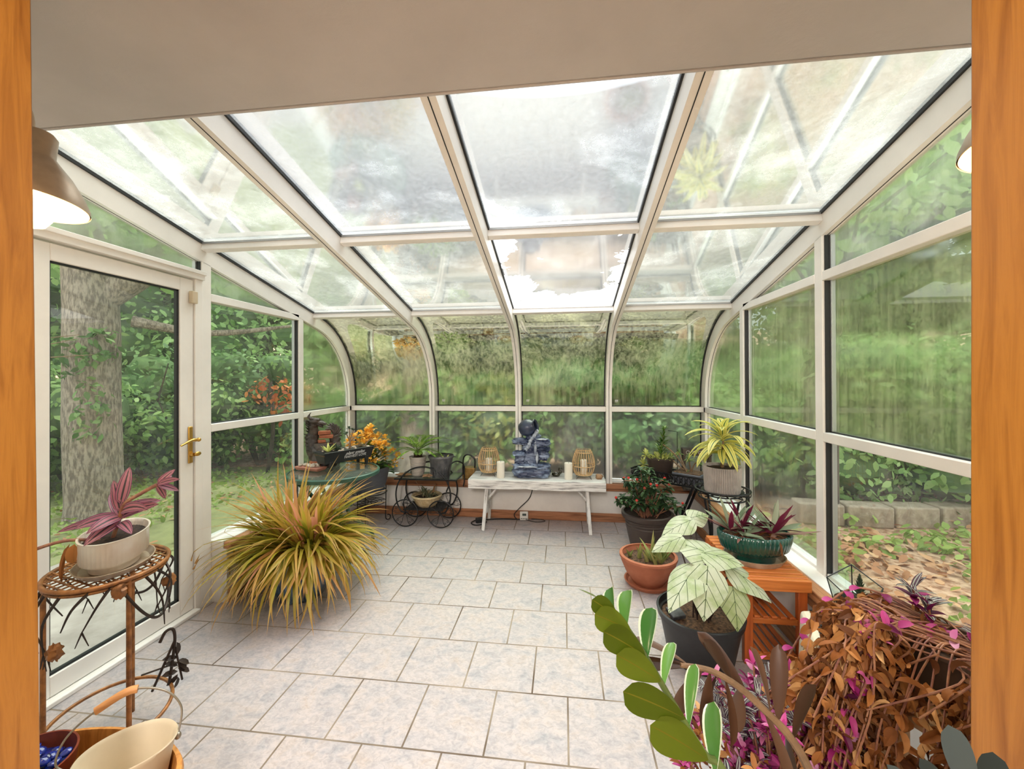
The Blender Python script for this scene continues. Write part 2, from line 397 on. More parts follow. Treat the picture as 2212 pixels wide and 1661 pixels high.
M['litter'] = ov('fallen_leaves', [(0.0,(140,90,58)), (0.5,(186,132,92)), (1.0,(222,182,140))], trans=0.1)
M['grassbl'] = leafmat('broad_grass_leaf', [(0.0,(112,116,34)), (0.3,(158,150,44)), (0.55,(186,166,62)), (0.8,(206,156,84)), (1.0,(226,158,130))], trans=0.4, rough=0.42, tipstops=(0.62,1.0,(198,150,92)), spec=0.4)
M['dracaena'] = leafmat('dracaena_leaf', [(0.0,(226,216,112)), (1.0,(238,228,146))], trans=0.35, rough=0.4, stripe=[((92,124,72),-1,0.16), ((168,182,70),0.5,0.62)])
M['trad'] = leafmat('striped_purple_leaf', [(0.0,(160,100,116)), (1.0,(188,124,134))], trans=0.25, rough=0.4, stripe=[((70,62,64),-1,0.14), ((104,82,90),0.58,0.76), ((104,42,86),0.9,1.2)], back=(150,70,112))
M['caladium'] = None
M['darkgreen'] = leafmat('impatiens_leaf', [(0.0,(38,54,36)), (0.5,(54,82,50)), (0.88,(84,110,64)), (0.9,(124,80,50)), (1.0,(150,96,60))], trans=0.25, rough=0.4)
M['redfl'] = leafmat('red_petal', [(0,(220,60,52)), (1,(240,120,112))], trans=0.3)
M['aloe'] = leafmat('aloe_leaf', [(0,(118,132,70)), (0.6,(150,158,92)), (1,(176,168,110))], trans=0.15)
M['rhoeo'] = leafmat('moses_leaf', [(0,(96,112,84)), (0.6,(136,146,118)), (1,(128,84,74))], trans=0.12, back=(112,34,62))
M['orangefl'] = leafmat('orange_petal', [(0,(250,180,56)), (0.6,(254,206,92)), (1,(254,226,150))], trans=0.25)
M['leafy'] = leafmat('fresh_leaf', [(0,(46,82,32)), (0.6,(92,128,52)), (1,(140,164,78))], trans=0.3, rough=0.4)
M['sago'] = leafmat('sago_leaflet', [(0,(92,136,46)), (0.6,(140,178,72)), (1,(184,208,108))], trans=0.35, rough=0.4)
M['succ'] = leafmat('succulent_leaf', [(0,(92,120,70)), (0.6,(132,158,90)), (1,(184,196,120))], trans=0.15, rough=0.45)
M['succd'] = leafmat('dark_succulent_leaf', [(0,(44,56,46)), (1,(92,108,88))], trans=0.05)
M['succy'] = leafmat('yellow_succulent_leaf', [(0,(178,186,96)), (1,(216,216,140))], trans=0.2)
M['greygr'] = leafmat('grey_striped_leaf', [(0,(110,116,92)), (0.7,(146,144,112)), (1,(150,112,80))], trans=0.15)
M['dry'] = leafmat('dried_leaf', [(0,(88,50,26)), (0.5,(156,96,48)), (0.85,(196,138,80)), (1,(216,172,118))], trans=0.25, rough=0.6)
M['purp'] = leafmat('magenta_leaf', [(0.0,(84,28,60)), (0.35,(166,42,116)), (0.75,(208,88,156)), (1,(232,168,202))], trans=0.3, rough=0.4)
M['purpd'] = leafmat('zebrina_leaf', [(0,(60,48,58)), (1,(96,70,88))], trans=0.15, rough=0.35, stripe=[((176,184,172),0.3,0.62)], back=(118,34,90))
M['zz'] = leafmat('zz_leaf', [(0,(66,80,14)), (0.5,(82,96,20)), (1,(100,114,30))], trans=0.4, rough=0.3, stripe=[((112,106,28),-1,0.04)])
M['zzg'] = leafmat('zz_leaf_glossy', [(0,(50,94,40)), (1,(100,146,66))], trans=0.1, rough=0.22, stripe=[((196,206,180),0.8,1.2)], spec=0.6)
M['zzb'] = leafmat('zz_leaf_brown', [(0,(46,32,22)), (0.5,(74,48,32)), (1,(104,80,64))], trans=0.1, rough=0.35)
M['zzd'] = leafmat('zz_leaf_dark', [(0,(34,42,40)), (1,(70,80,80))], trans=0.05, rough=0.3)
M['stemp'] = plain('purple_stem', (120,72,66), 0.55, color2=(170,122,88), scale=30)
M['stemg'] = plain('green_stem', (96,112,56), 0.5, var=0.2)
M['stemd'] = plain('dark_stem', (52,34,30), 0.5, var=0.2)
M['stemb'] = plain('tan_stem', (142,112,82), 0.6, var=0.25, scale=20)
def caladium_mat():
    nt = NT('caladium_leaf')
    u = nt.n('ShaderNodeAttribute', attribute_name='u'); t = nt.n('ShaderNodeAttribute', attribute_name='t')
    au = nt.math('ABSOLUTE', (u, 'Fac'))
    mid = nt.math('LESS_THAN', (au, 0), 0.018)
    a = nt.math('MULTIPLY', (au, 0), 0.75); s1 = nt.math('SUBTRACT', (t, 'Fac'), (a, 0)); s2 = nt.math('MULTIPLY', (s1, 0), 2.9); fr = nt.math('FRACT', (s2, 0))
    d = nt.math('SUBTRACT', (fr, 0), 0.5); ad = nt.math('ABSOLUTE', (d, 0)); side = nt.math('LESS_THAN', (ad, 0), 0.034)
    vein = nt.math('MAXIMUM', (mid, 0), (side, 0))
    c = nt.coord(); q = nt.noise(14, 4, 0.6, c); r = nt.ramp([(0.36,(172,188,138)), (0.58,(204,210,184))]); nt.l(q, 0, r, 0)
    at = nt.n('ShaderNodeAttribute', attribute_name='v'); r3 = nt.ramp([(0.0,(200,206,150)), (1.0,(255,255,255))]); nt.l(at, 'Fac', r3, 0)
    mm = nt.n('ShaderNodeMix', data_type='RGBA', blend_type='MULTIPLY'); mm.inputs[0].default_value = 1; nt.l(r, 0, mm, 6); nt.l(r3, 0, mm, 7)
    mx = nt.n('ShaderNodeMix', data_type='RGBA'); nt.l(vein, 0, mx, 0); nt.l(mm, 2, mx, 6); mx.inputs[7].default_value = lin((66,84,44))
    p = nt.n('ShaderNodeBsdfPrincipled'); p.inputs['Roughness'].default_value = 0.5; nt.l(mx, 2, p, 'Base Color')
    tr = nt.n('ShaderNodeBsdfTranslucent'); nt.l(mx, 2, tr, 0); ms = nt.n('ShaderNodeMixShader'); ms.inputs[0].default_value = 0.3
    nt.l(p, 0, ms, 1); nt.l(tr, 0, ms, 2); nt.l(ms, 0, nt.out, 0); return nt.m
M['caladium'] = caladium_mat()
def emit(name, col, st):
    nt = NT(name); e = nt.n('ShaderNodeEmission'); e.inputs[0].default_value = lin(col); e.inputs[1].default_value = st; nt.l(e, 0, nt.out, 0); return nt.m
M['bulb'] = emit('lit_bulb', (255,222,160), 4)
G = {}
G['clear'] = glassmat('clear_pane', 0.035, 0.05, 2.5, refl=1.6)
G['trans'] = glassmat('transom_pane', 0.16, 0.2, 5, refl=1.4, streak=0.15, blur=0.5)
G['fog'] = glassmat('fogged_side_pane', 0.17, 0.30, 1.6, refl=1.7, streak=0.40, hcol=(200,214,164), blur=0.7, bior=1.05, brough=0.32)  # green light off the foliage is put into the haze colour
G['curve'] = glassmat('fogged_curved_pane', 0.07, 0.20, 1.7, refl=1.9, streak=0.45, hcol=(206,204,156), tint=(206,218,198), blur=0.8, bior=1.06)
G['low'] = glassmat('low_pane', 0.05, 0.12, 2.2, refl=1.5, streak=0.10, blur=0.4, brough=0.35, bior=1.05)
G['roof'] = glassmat('rain_spotted_roof_pane', 0.26, 0.35, 1.8, refl=1.5, streak=0.16, hcol=(186,189,190), tint=(222,228,228), rough=0.10)
G['roofd'] = glassmat('stained_roof_pane', 0.24, 0.34, 2.2, refl=1.7, streak=0.2, hcol=(182,184,176), tint=(216,222,216), rough=0.06, blur=0.5)
G['table'] = glassmat('table_glass', 0.20, 0.08, 4, refl=1.6, tint=(226,240,232))  # whitish sky reflection is put into the glass as pale haze
G['clearsm'] = glassmat('terrarium_glass', 0.03, 0.03, 8, refl=1.4)
def peel_mat():                              # pane whose film has peeled: white ragged edge
    nt = NT('peeling_film_pane')
    tr = nt.n('ShaderNodeBsdfTransparent'); tr.inputs[0].default_value = lin((238,245,240))
    gl = nt.n('ShaderNodeBsdfGlossy'); gl.inputs['Roughness'].default_value = 0.08
    fr = nt.n('ShaderNodeFresnel'); k = nt.math('MULTIPLY', (fr, 0), 1.4, True)
    m1 = nt.n('ShaderNodeMixShader'); nt.l(k, 0, m1, 0); nt.l(tr, 0, m1, 1); nt.l(gl, 0, m1, 2)
    tl = nt.n('ShaderNodeBsdfTranslucent'); tl.inputs[0].default_value = lin((232,230,228)); m2 = nt.n('ShaderNodeMixShader')
    u = nt.n('ShaderNodeAttribute', attribute_name='u'); t = nt.n('ShaderNodeAttribute', attribute_name='t')   # u across 0..1, t down 0..1
    du = nt.math('ABSOLUTE', (nt.math('SUBTRACT', (u, 'Fac'), 0.54), 0)); dt = nt.math('ABSOLUTE', (nt.math('SUBTRACT', (t, 'Fac'), 0.33), 0))
    e = nt.math('MAXIMUM', (nt.math('MULTIPLY', (du, 0), 1.45), 0), (nt.math('MULTIPLY', (dt, 0), 1.12), 0))
    c = nt.coord(); q = nt.noise(3.0, 6, 0.62, c, 0.5); w = nt.math('MULTIPLY', (nt.math('SUBTRACT', (q, 0), 0.5), 0), 1.5)
    s = nt.math('ADD', (e, 0), (w, 0)); g = nt.math('GREATER_THAN', (s, 0), 0.53)
    q2 = nt.noise(3, 4, 0.6, c); h = nt.math('MULTIPLY', (q2, 0), 0.3); mx = nt.math('MAXIMUM', (h, 0), (nt.math('MULTIPLY', (g, 0), 0.9), 0))
    nt.l(mx, 0, m2, 0); nt.l(m1, 0, m2, 1); nt.l(tl, 0, m2, 2); nt.l(m2, 0, nt.out, 0); return nt.m
G['peel'] = peel_mat()
# ---------------------------------------------------------------- camera
yaw, pit, rol = R(7.0348), R(0.2621), R(-0.2388)
rt = V((cos(yaw), sin(yaw), 0)); fw = V((-sin(yaw), cos(yaw), 0)); upz = V((0,0,1))
f2 = fw*cos(pit) + upz*sin(pit); u2 = upz*cos(pit) - fw*sin(pit)
r3 = rt*cos(rol) + u2*sin(rol); u3 = u2*cos(rol) - rt*sin(rol)
cam = bpy.data.cameras.new('camera'); co = bpy.data.objects.new('camera', cam); COL.objects.link(co)
co.matrix_world = Matrix(((r3.x,u3.x,-f2.x,0),(r3.y,u3.y,-f2.y,0),(r3.z,u3.z,-f2.z,1.45),(0,0,0,1)))
cam.sensor_width = 36; cam.lens = 894.6988/2212*36; cam.shift_y = -(830.5-811.84)/2212; cam.clip_start = 0.02; cam.clip_end = 200
S.camera = co
# ---------------------------------------------------------------- world + lights
w = bpy.data.worlds.new('overcast_sky'); S.world = w; w.use_nodes = True; t = w.node_tree; t.nodes.clear()
o_ = t.nodes.new('ShaderNodeOutputWorld'); bg = t.nodes.new('ShaderNodeBackground'); tc = t.nodes.new('ShaderNodeTexCoord')
sp = t.nodes.new('ShaderNodeSeparateXYZ'); rp = t.nodes.new('ShaderNodeValToRGB')
t.links.new(tc.outputs['Generated'], sp.inputs[0]); t.links.new(sp.outputs[2], rp.inputs[0])
rp.color_ramp.elements[0].position = 0.0; rp.color_ramp.elements[0].color = lin((150,156,156))
rp.color_ramp.elements[1].position = 0.55; rp.color_ramp.elements[1].color = lin((238,243,250))
nz = t.nodes.new('ShaderNodeTexNoise'); nz.inputs['Scale'].default_value = 2.2; nz.inputs['Detail'].default_value = 5
nr = t.nodes.new('ShaderNodeValToRGB'); nr.color_ramp.elements[0].position = 0.35; nr.color_ramp.elements[0].color = lin((205,212,222)); nr.color_ramp.elements[1].position = 0.62
mxw = t.nodes.new('ShaderNodeMix'); mxw.data_type = 'RGBA'; mxw.blend_type = 'MULTIPLY'; mxw.inputs[0].default_value = 0.8
t.links.new(tc.outputs['Generated'], nz.inputs[0]); t.links.new(nz.outputs[0], nr.inputs[0])
t.links.new(rp.outputs[0], mxw.inputs[6]); t.links.new(nr.outputs[0], mxw.inputs[7])
t.links.new(mxw.outputs[2], bg.inputs[0]); bg.inputs[1].default_value = 1.15; t.links.new(bg.outputs[0], o_.inputs[0])
def point(name, loc, power, col, rad):
    l = bpy.data.lights.new(name, 'POINT'); l.energy = power; l.color = lin(col)[:3]; l.shadow_soft_size = rad
    o = bpy.data.objects.new(name, l); COL.objects.link(o); o.location = loc; return o
point('house_fill_light', (-0.25, -1.3, 2.25), 68, (255,248,240), 0.2)  # added unseen fill inside the house, brightens the sunroom and jambs
sun = bpy.data.lights.new('hazy_sun', 'SUN'); sun.energy = 1.9; sun.angle = R(50); sun.color = (1, 0.98, 0.94)
so = bpy.data.objects.new('hazy_sun', sun); COL.objects.link(so); so.rotation_euler = (R(-24), R(8), 0)
S.view_settings.view_transform = 'Standard'; S.view_settings.look = 'None'; S.view_settings.gamma = 1.0
S.view_settings.exposure = 1.75; S.view_settings.use_curve_mapping = False
cy = S.cycles
cy.max_bounces = 10; cy.diffuse_bounces = 4; cy.glossy_bounces = 4; cy.transmission_bounces = 6; cy.transparent_max_bounces = 24
cy.caustics_reflective = False; cy.caustics_refractive = True; cy.sample_clamp_indirect = 6; cy.use_denoising = True
# ---------------------------------------------------------------- room shell
XL, XR, YB, W4 = -2.28, 1.363, 4.244, 0.91075
SILL = 0.392
trim_n = [0]
def trim(mb, m, label, bevel=0.003):
    trim_n[0] += 1
    o = mb.build('trim_%d' % trim_n[0], m, bevel=bevel); return struct(o, label, 'trim')
b = MB(); b.box(-2.40, 1.46, 0.75, 4.30, -0.05, 0.0); struct(b.build('floor', M['tile'], smooth=False), 'pale grey and beige mottled ceramic tile floor laid in offset rows', 'floor')
b = MB(); b.box(-3.2, 3.2, -4.2, 0.75, -0.05, -0.001); struct(b.build('floor_house', M['hfloor'], smooth=False), 'oak floor of the house room behind the doorway', 'floor')
# house wall with the doorway
b = MB(); b.box(-6.0, -1.135, 0.60, 0.75, -0.05, 5.2); b.box(0.67, 5.0, 0.60, 0.75, -0.05, 5.2); b.box(-1.135, 0.67, 0.60, 0.75, 2.30, 5.2)
struct(b.build('wall_house', M['hwall'], smooth=False), 'cream house wall around the wide doorway', 'wall')
for nm, args in (('wall_house_west', (-3.2,-3.1,-4.2,0.6,0,2.6)), ('wall_house_east', (3.1,3.2,-4.2,0.6,0,2.6)), ('wall_house_south', (-3.2,3.2,-4.3,-4.2,0,2.6))):
    b = MB(); b.box(*args); struct(b.build(nm, M['hwall'], smooth=False), 'cream wall of the house room', 'wall')
b = MB(); b.box(-3.2, 3.2, -4.3, 0.6, 2.6, 2.7); struct(b.build('ceiling_house', M['ceiling'], smooth=False), 'white ceiling of the house room', 'ceiling')
def jamb(x, sgn, tl):
    b = MB(); P = lambda dx, y, z: (x + tl*(1.45-z) + dx*sgn, y, z)
    b.hexa([P(0,.57,0),P(.022,.57,0),P(.022,.752,0),P(0,.752,0)], [P(0,.57,2.3),P(.022,.57,2.3),P(.022,.752,2.3),P(0,.752,2.3)])
    return b
trim(jamb(-1.115, -1, 0.0155), M['oak'], 'orange oak door jamb on the left of the picture')
trim(jamb(0.65, 1, -0.009), M['oak'], 'orange oak door jamb on the right of the picture')
b = MB(); b.box(-1.135, 0.67, 0.57, 0.752, 2.278, 2.30); trim(b, M['oak'], 'oak head jamb over the doorway')
# soffit
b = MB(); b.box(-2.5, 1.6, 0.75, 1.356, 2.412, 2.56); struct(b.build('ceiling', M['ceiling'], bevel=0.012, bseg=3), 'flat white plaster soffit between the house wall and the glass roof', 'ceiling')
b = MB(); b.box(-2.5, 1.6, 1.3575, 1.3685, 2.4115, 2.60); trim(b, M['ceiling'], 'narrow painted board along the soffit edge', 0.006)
# end walls beside the house
b = MB(); b.box(-2.36, XL, 0.75, 1.50, -0.05, 2.42); struct(b.build('wall_left', M['wallwhite'], smooth=False), 'short white wall between house and glazed door', 'wall')
b = MB(); b.box(XR, 1.44, 0.75, 1.53, -0.05, 2.42); struct(b.build('wall_right', M['wallwhite'], smooth=False), 'short white wall beside the right doorway jamb', 'wall')
# low walls
b = MB(); b.box(-2.33, 1.41, 4.255, 4.40, -0.05, SILL-0.045); struct(b.build('wall_back_low', M['wallwhite'], smooth=False), 'low white wall under the back windows', 'wall')
b = MB(); b.box(1.245, 1.41, 0.75, 4.255, -0.05, SILL-0.045); struct(b.build('wall_right_low', M['wallwhite'], smooth=False), 'low white textured wall under the right windows', 'wall')
b = MB(); b.box(-2.35, -2.17, 2.444, 4.255, -0.05, SILL-0.045); struct(b.build('wall_left_low', M['wallwhite'], smooth=False), 'low white wall under the left windows', 'wall')
for nm, args, m, lb in (('baseboard_back', (-2.16,1.235,4.238,4.255,0,0.085), M['oakd'], 'brown wood baseboard along the back wall'),
                    ('baseboard_right', (1.228,1.245,0.75,4.238,0,0.085), M['oakdy'], 'brown wood baseboard along the right wall'),
                    ('baseboard_left', (-2.17,-2.153,2.45,4.238,0,0.085), M['oakdy'], 'brown wood baseboard along the left wall')):
    b = MB(); b.box(*args); struct(b.build(nm, m, bevel=0.004), lb, 'baseboard')
b = MB(); b.box(-2.14, 1.215, 4.205, 4.27, SILL-0.055, SILL); b.box(-2.14, 1.225, 4.235, 4.255, SILL-0.085, SILL-0.055); trim(b, M['oakd'], 'brown rounded wood sill cap along the back wall', 0.012)
b = MB(); b.box(1.215, 1.285, 0.75, 4.27, SILL-0.05, SILL); b.box(1.228, 1.245, 1.95, 4.235, SILL-0.10, SILL-0.05); trim(b, M['oakdy'], 'brown wood sill cap along the right wall', 0.012)
b = MB(); b.box(-2.20, -2.14, 2.446, 4.27, SILL-0.055, SILL); trim(b, M['oakdy'], 'brown wood sill cap along the left wall', 0.012)
b = MB(); b.box(-2.33, 1.41, 4.265, 4.37, SILL-0.045, SILL+0.004); b.box(-2.33, 1.41, 4.315, 4.37, SILL, SILL+0.02); trim(b, M['frame'], 'white aluminium sill channel of the back windows')
b = MB(); b.box(1.280, 1.43, 1.53, 4.37, SILL-0.045, SILL+0.004); b.box(1.375, 1.43, 1.53, 4.37, SILL, SILL+0.02); trim(b, M['frame'], 'white aluminium sill channel of the right windows')
b = MB(); b.box(-2.35, -2.195, 2.444, 4.37, SILL-0.045, SILL+0.004); b.box(-2.35, -2.295, 2.444, 4.37, SILL, SILL+0.02); trim(b, M['frame'], 'white aluminium sill channel of the left windows')
# ---- roof profile
ARC_C, ARC_R = (3.496, 1.211), 0.85
def zu(y): return 2.515 - 0.2225*(y-1.55)
def profile(off=0.0, n=16, y0=1.375, zbot=SILL):
    a0 = math.atan(0.2225); nx, nzz = sin(a0), cos(a0)
    P = [(y0 - off*nx, zu(y0) - off*nzz), (3.68 - off*nx, 2.041 - off*nzz)]
    for k in range(1, n+1):
        a = PI/2 - a0 - (PI/2 - a0)*k/n; P.append((ARC_C[0] + (ARC_R-off)*cos(a), ARC_C[1] + (ARC_R-off)*sin(a)))
    P.append((ARC_C[0] + ARC_R - off, zbot)); return P
def strip_prof(b, x0, x1, o0, o1, **kw):
    A, B = profile(o0, **kw), profile(o1, **kw)
    for k in range(len(A)-1):
        a0, a1, b0, b1 = A[k], A[k+1], B[k], B[k+1]
        b.hexa([(x0,b0[0],b0[1]),(x1,b0[0],b0[1]),(x1,b1[0],b1[1]),(x0,b1[0],b1[1])], [(x0,a0[0],a0[1]),(x1,a0[0],a0[1]),(x1,a1[0],a1[1]),(x0,a1[0],a1[1])])
def solid_prof(b, x0, x1, o0, o1, **kw):
    A, B = profile(o0, **kw), profile(o1, **kw); n = len(A)
    ia = [[b.vert((x,p[0],p[1])) for p in A] for x in (x0,x1)]; ib = [[b.vert((x,p[0],p[1])) for p in B] for x in (x0,x1)]
    for k in range(n-1):
        b.face((ia[0][k],ia[1][k],ia[1][k+1],ia[0][k+1])); b.face((ib[0][k],ib[0][k+1],ib[1][k+1],ib[1][k]))
        b.face((ia[0][k],ia[0][k+1],ib[0][k+1],ib[0][k])); b.face((ia[1][k],ib[1][k],ib[1][k+1],ia[1][k+1]))
    b.face((ia[0][0],ib[0][0],ib[1][0],ia[1][0])); b.face((ia[0][-1],ia[1][-1],ib[1][-1],ib[0][-1]))
ribx = [(XL-0.055, XL)] + [(XL+W4*k-0.028, XL+W4*k+0.028) for k in (1,2,3)] + [(XR, XR+0.055)]
riblab = ['white curved end rafter over the left wall', 'white curved rafter, first inner one from the left wall', 'white curved rafter in the middle of the roof', 'white curved rafter, first inner one from the right wall', 'white curved end rafter over the right wall']
for (x0, x1), lb in zip(ribx, riblab):
    b = MB(); solid_prof(b, x0, x1, 0.0, 0.13)
    o = trim(b, M['frame'], lb, 0.0)
    g = MB(); xm = (x0+x1)/2; strip_prof(g, xm-0.002, xm+0.002, 0.128, 0.1312); g.build('groove', M['gasket'], o, smooth=False)
# ---- roof and back glazing
win_n = [0]
def win(pane, m, label):
    win_n[0] += 1; o = pane.build('window_%d' % win_n[0], m, angle=80); return struct(o, label, 'window')
def paneprof(x0, x1, ya, yb, off=0.004, n=10):          # pane following the profile between parameters
    a0 = math.atan(0.2225); P = []
    for k in range(n+1):
        s = ya + (yb-ya)*k/n
        if s <= 3.68: P.append((s - off*sin(a0)*-1*0, zu(s)-off))
        else: P.append(None)
    return P
def grid(b, rows):                                       # rows of points -> quads with u,t
    ids = []
    for j, row in enumerate(rows): ids.append([b.vert(p, i/(len(row)-1), j/(len(rows)-1)) for i, p in enumerate(row)])
    for a, c in zip(ids, ids[1:]):
        for i in range(len(a)-1): b.face((a[i], a[i+1], c[i+1], c[i]))
PY1, PY2 = 2.40, 3.585                                   # purlins
bays = ['far left', 'centre left', 'centre right', 'far right']
def roofrow(y, x0, x1, o=0.006): return [(x0 + (x1-x0)*i/3, y, zu(y)-o) for i in range(4)]
for k in range(4):
    x0, x1 = ribx[k][1], ribx[k+1][0]
    def frame(y, off):                                   # purlin under the lower edge of a roof pane
        f = MB(); a = -math.atan(0.2225); c = V(((x0+x1)/2, y, zu(y))) + Matrix.Rotation(a, 3, 'X') @ V((0,0,-0.032))
        f.obox(c, x1-x0, 0.048, 0.056, Matrix.Rotation(a, 3, 'X')); return f
    def gask(ya, yb):
        g = MB()
        for s in (x0, x1-0.010):
            g.hexa([(s,ya,zu(ya)-0.022),(s+0.010,ya,zu(ya)-0.022),(s+0.010,yb,zu(yb)-0.022),(s,yb,zu(yb)-0.022)], [(s,ya,zu(ya)),(s+0.010,ya,zu(ya)),(s+0.010,yb,zu(yb)),(s,yb,zu(yb))])
        return g
    b = MB(); grid(b, [roofrow(y, x0, x1) for y in (1.37, 1.7, 2.1, PY1)])
    o = win(b, G['roof' if k in (1,2) else 'roofd'], 'upper sloping roof pane, %s of the four' % bays[k])
    frame(PY1, 0).build('frame', M['frame'], o, bevel=0.003); gask(1.37, PY1-0.018).build('gasket', M['gasket'], o)
    l = MB(); l.obox(V(((x0+x1)/2, PY1-0.028, zu(PY1)-0.012)), x1-x0-0.02, 0.016, 0.012); l.build('glazing_lip', M['spacer'], o)
    b = MB(); grid(b, [roofrow(y, x0, x1) for y in (PY1, 2.8, 3.2, PY2)])
    o = win(b, G['peel' if k == 2 else 'roofd'], ('lower sloping roof pane with peeling white film' if k == 2 else 'lower sloping roof pane, %s of the four' % bays[k]))
    frame(PY2, 0).build('frame', M['frame'], o, bevel=0.003); gask(PY1+0.024, PY2-0.018).build('gasket', M['gasket'], o)
    l = MB(); l.obox(V(((x0+x1)/2, PY2-0.028, zu(PY2)-0.012)), x1-x0-0.02, 0.016, 0.012); l.build('glazing_lip', M['spacer'], o)
    # curved pane
    Pp = [p for p in profile(0.006, 20, zbot=1.13) if p[0] > 3.5]; Pp = [(PY2, zu(PY2)-0.006)] + Pp
    b = MB(); grid(b, [[(x0+(x1-x0)*i/3, p[0], p[1]) for i in range(4)] for p in Pp])
    o = win(b, G['curve'], 'curved fogged glass pane of the back wall, %s of the four' % bays[k])
    f = MB(); f.box(x0, x1, 4.244, 4.345, 1.1043, 1.1547); f.build('frame', M['frame'], o, bevel=0.003)
    g = MB()
    A, B2 = profile(0.0, 16, zbot=1.155), profile(0.022, 16, zbot=1.155)
    for s in (x0, x1-0.010):
        for q in range(1, len(A)-1):
            a0_, a1_, b0_, b1_ = A[q], A[q+1], B2[q], B2[q+1]
            g.hexa([(s,*b0_),(s+0.010,*b0_),(s+0.010,*b1_),(s,*b1_)], [(s,*a0_),(s+0.010,*a0_),(s+0.010,*a1_),(s,*a1_)])
    g.box(x0, x1, 4.325, 4.345, 1.1547, 1.163); g.build('gasket', M['gasket'], o)
    e = MB(); xx = x0+0.045; yy = 4.338
    for dx, dz, ww, hh in ((0,0.020,0.034,0.005),(0.002,0.010,0.012,0.008),(0.018,0.010,0.012,0.008),(0,0.002,0.030,0.004)): e.box(xx+dx, xx+dx+ww, yy-0.001, yy, 1.195+dz, 1.195+dz+hh)
    e.build('etched_mark', M['text'], o, smooth=False)
    b = MB(); grid(b, [[(x0+(x1-x0)*i/3, 4.340, z) for i in range(4)] for z in (1.12, 0.9, 0.65, SILL)])
    o = win(b, G['low'], 'low upright glass pane above the back sill, %s of the four' % bays[k])
    g = MB(); g.box(x0, x1, 4.33, 4.345, 1.094, 1.1043); g.box(x0, x0+0.008, 4.325, 4.345, SILL, 1.10); g.box(x1-0.008, x1, 4.325, 4.345, SILL, 1.10); g.build('gasket', M['gasket'], o)
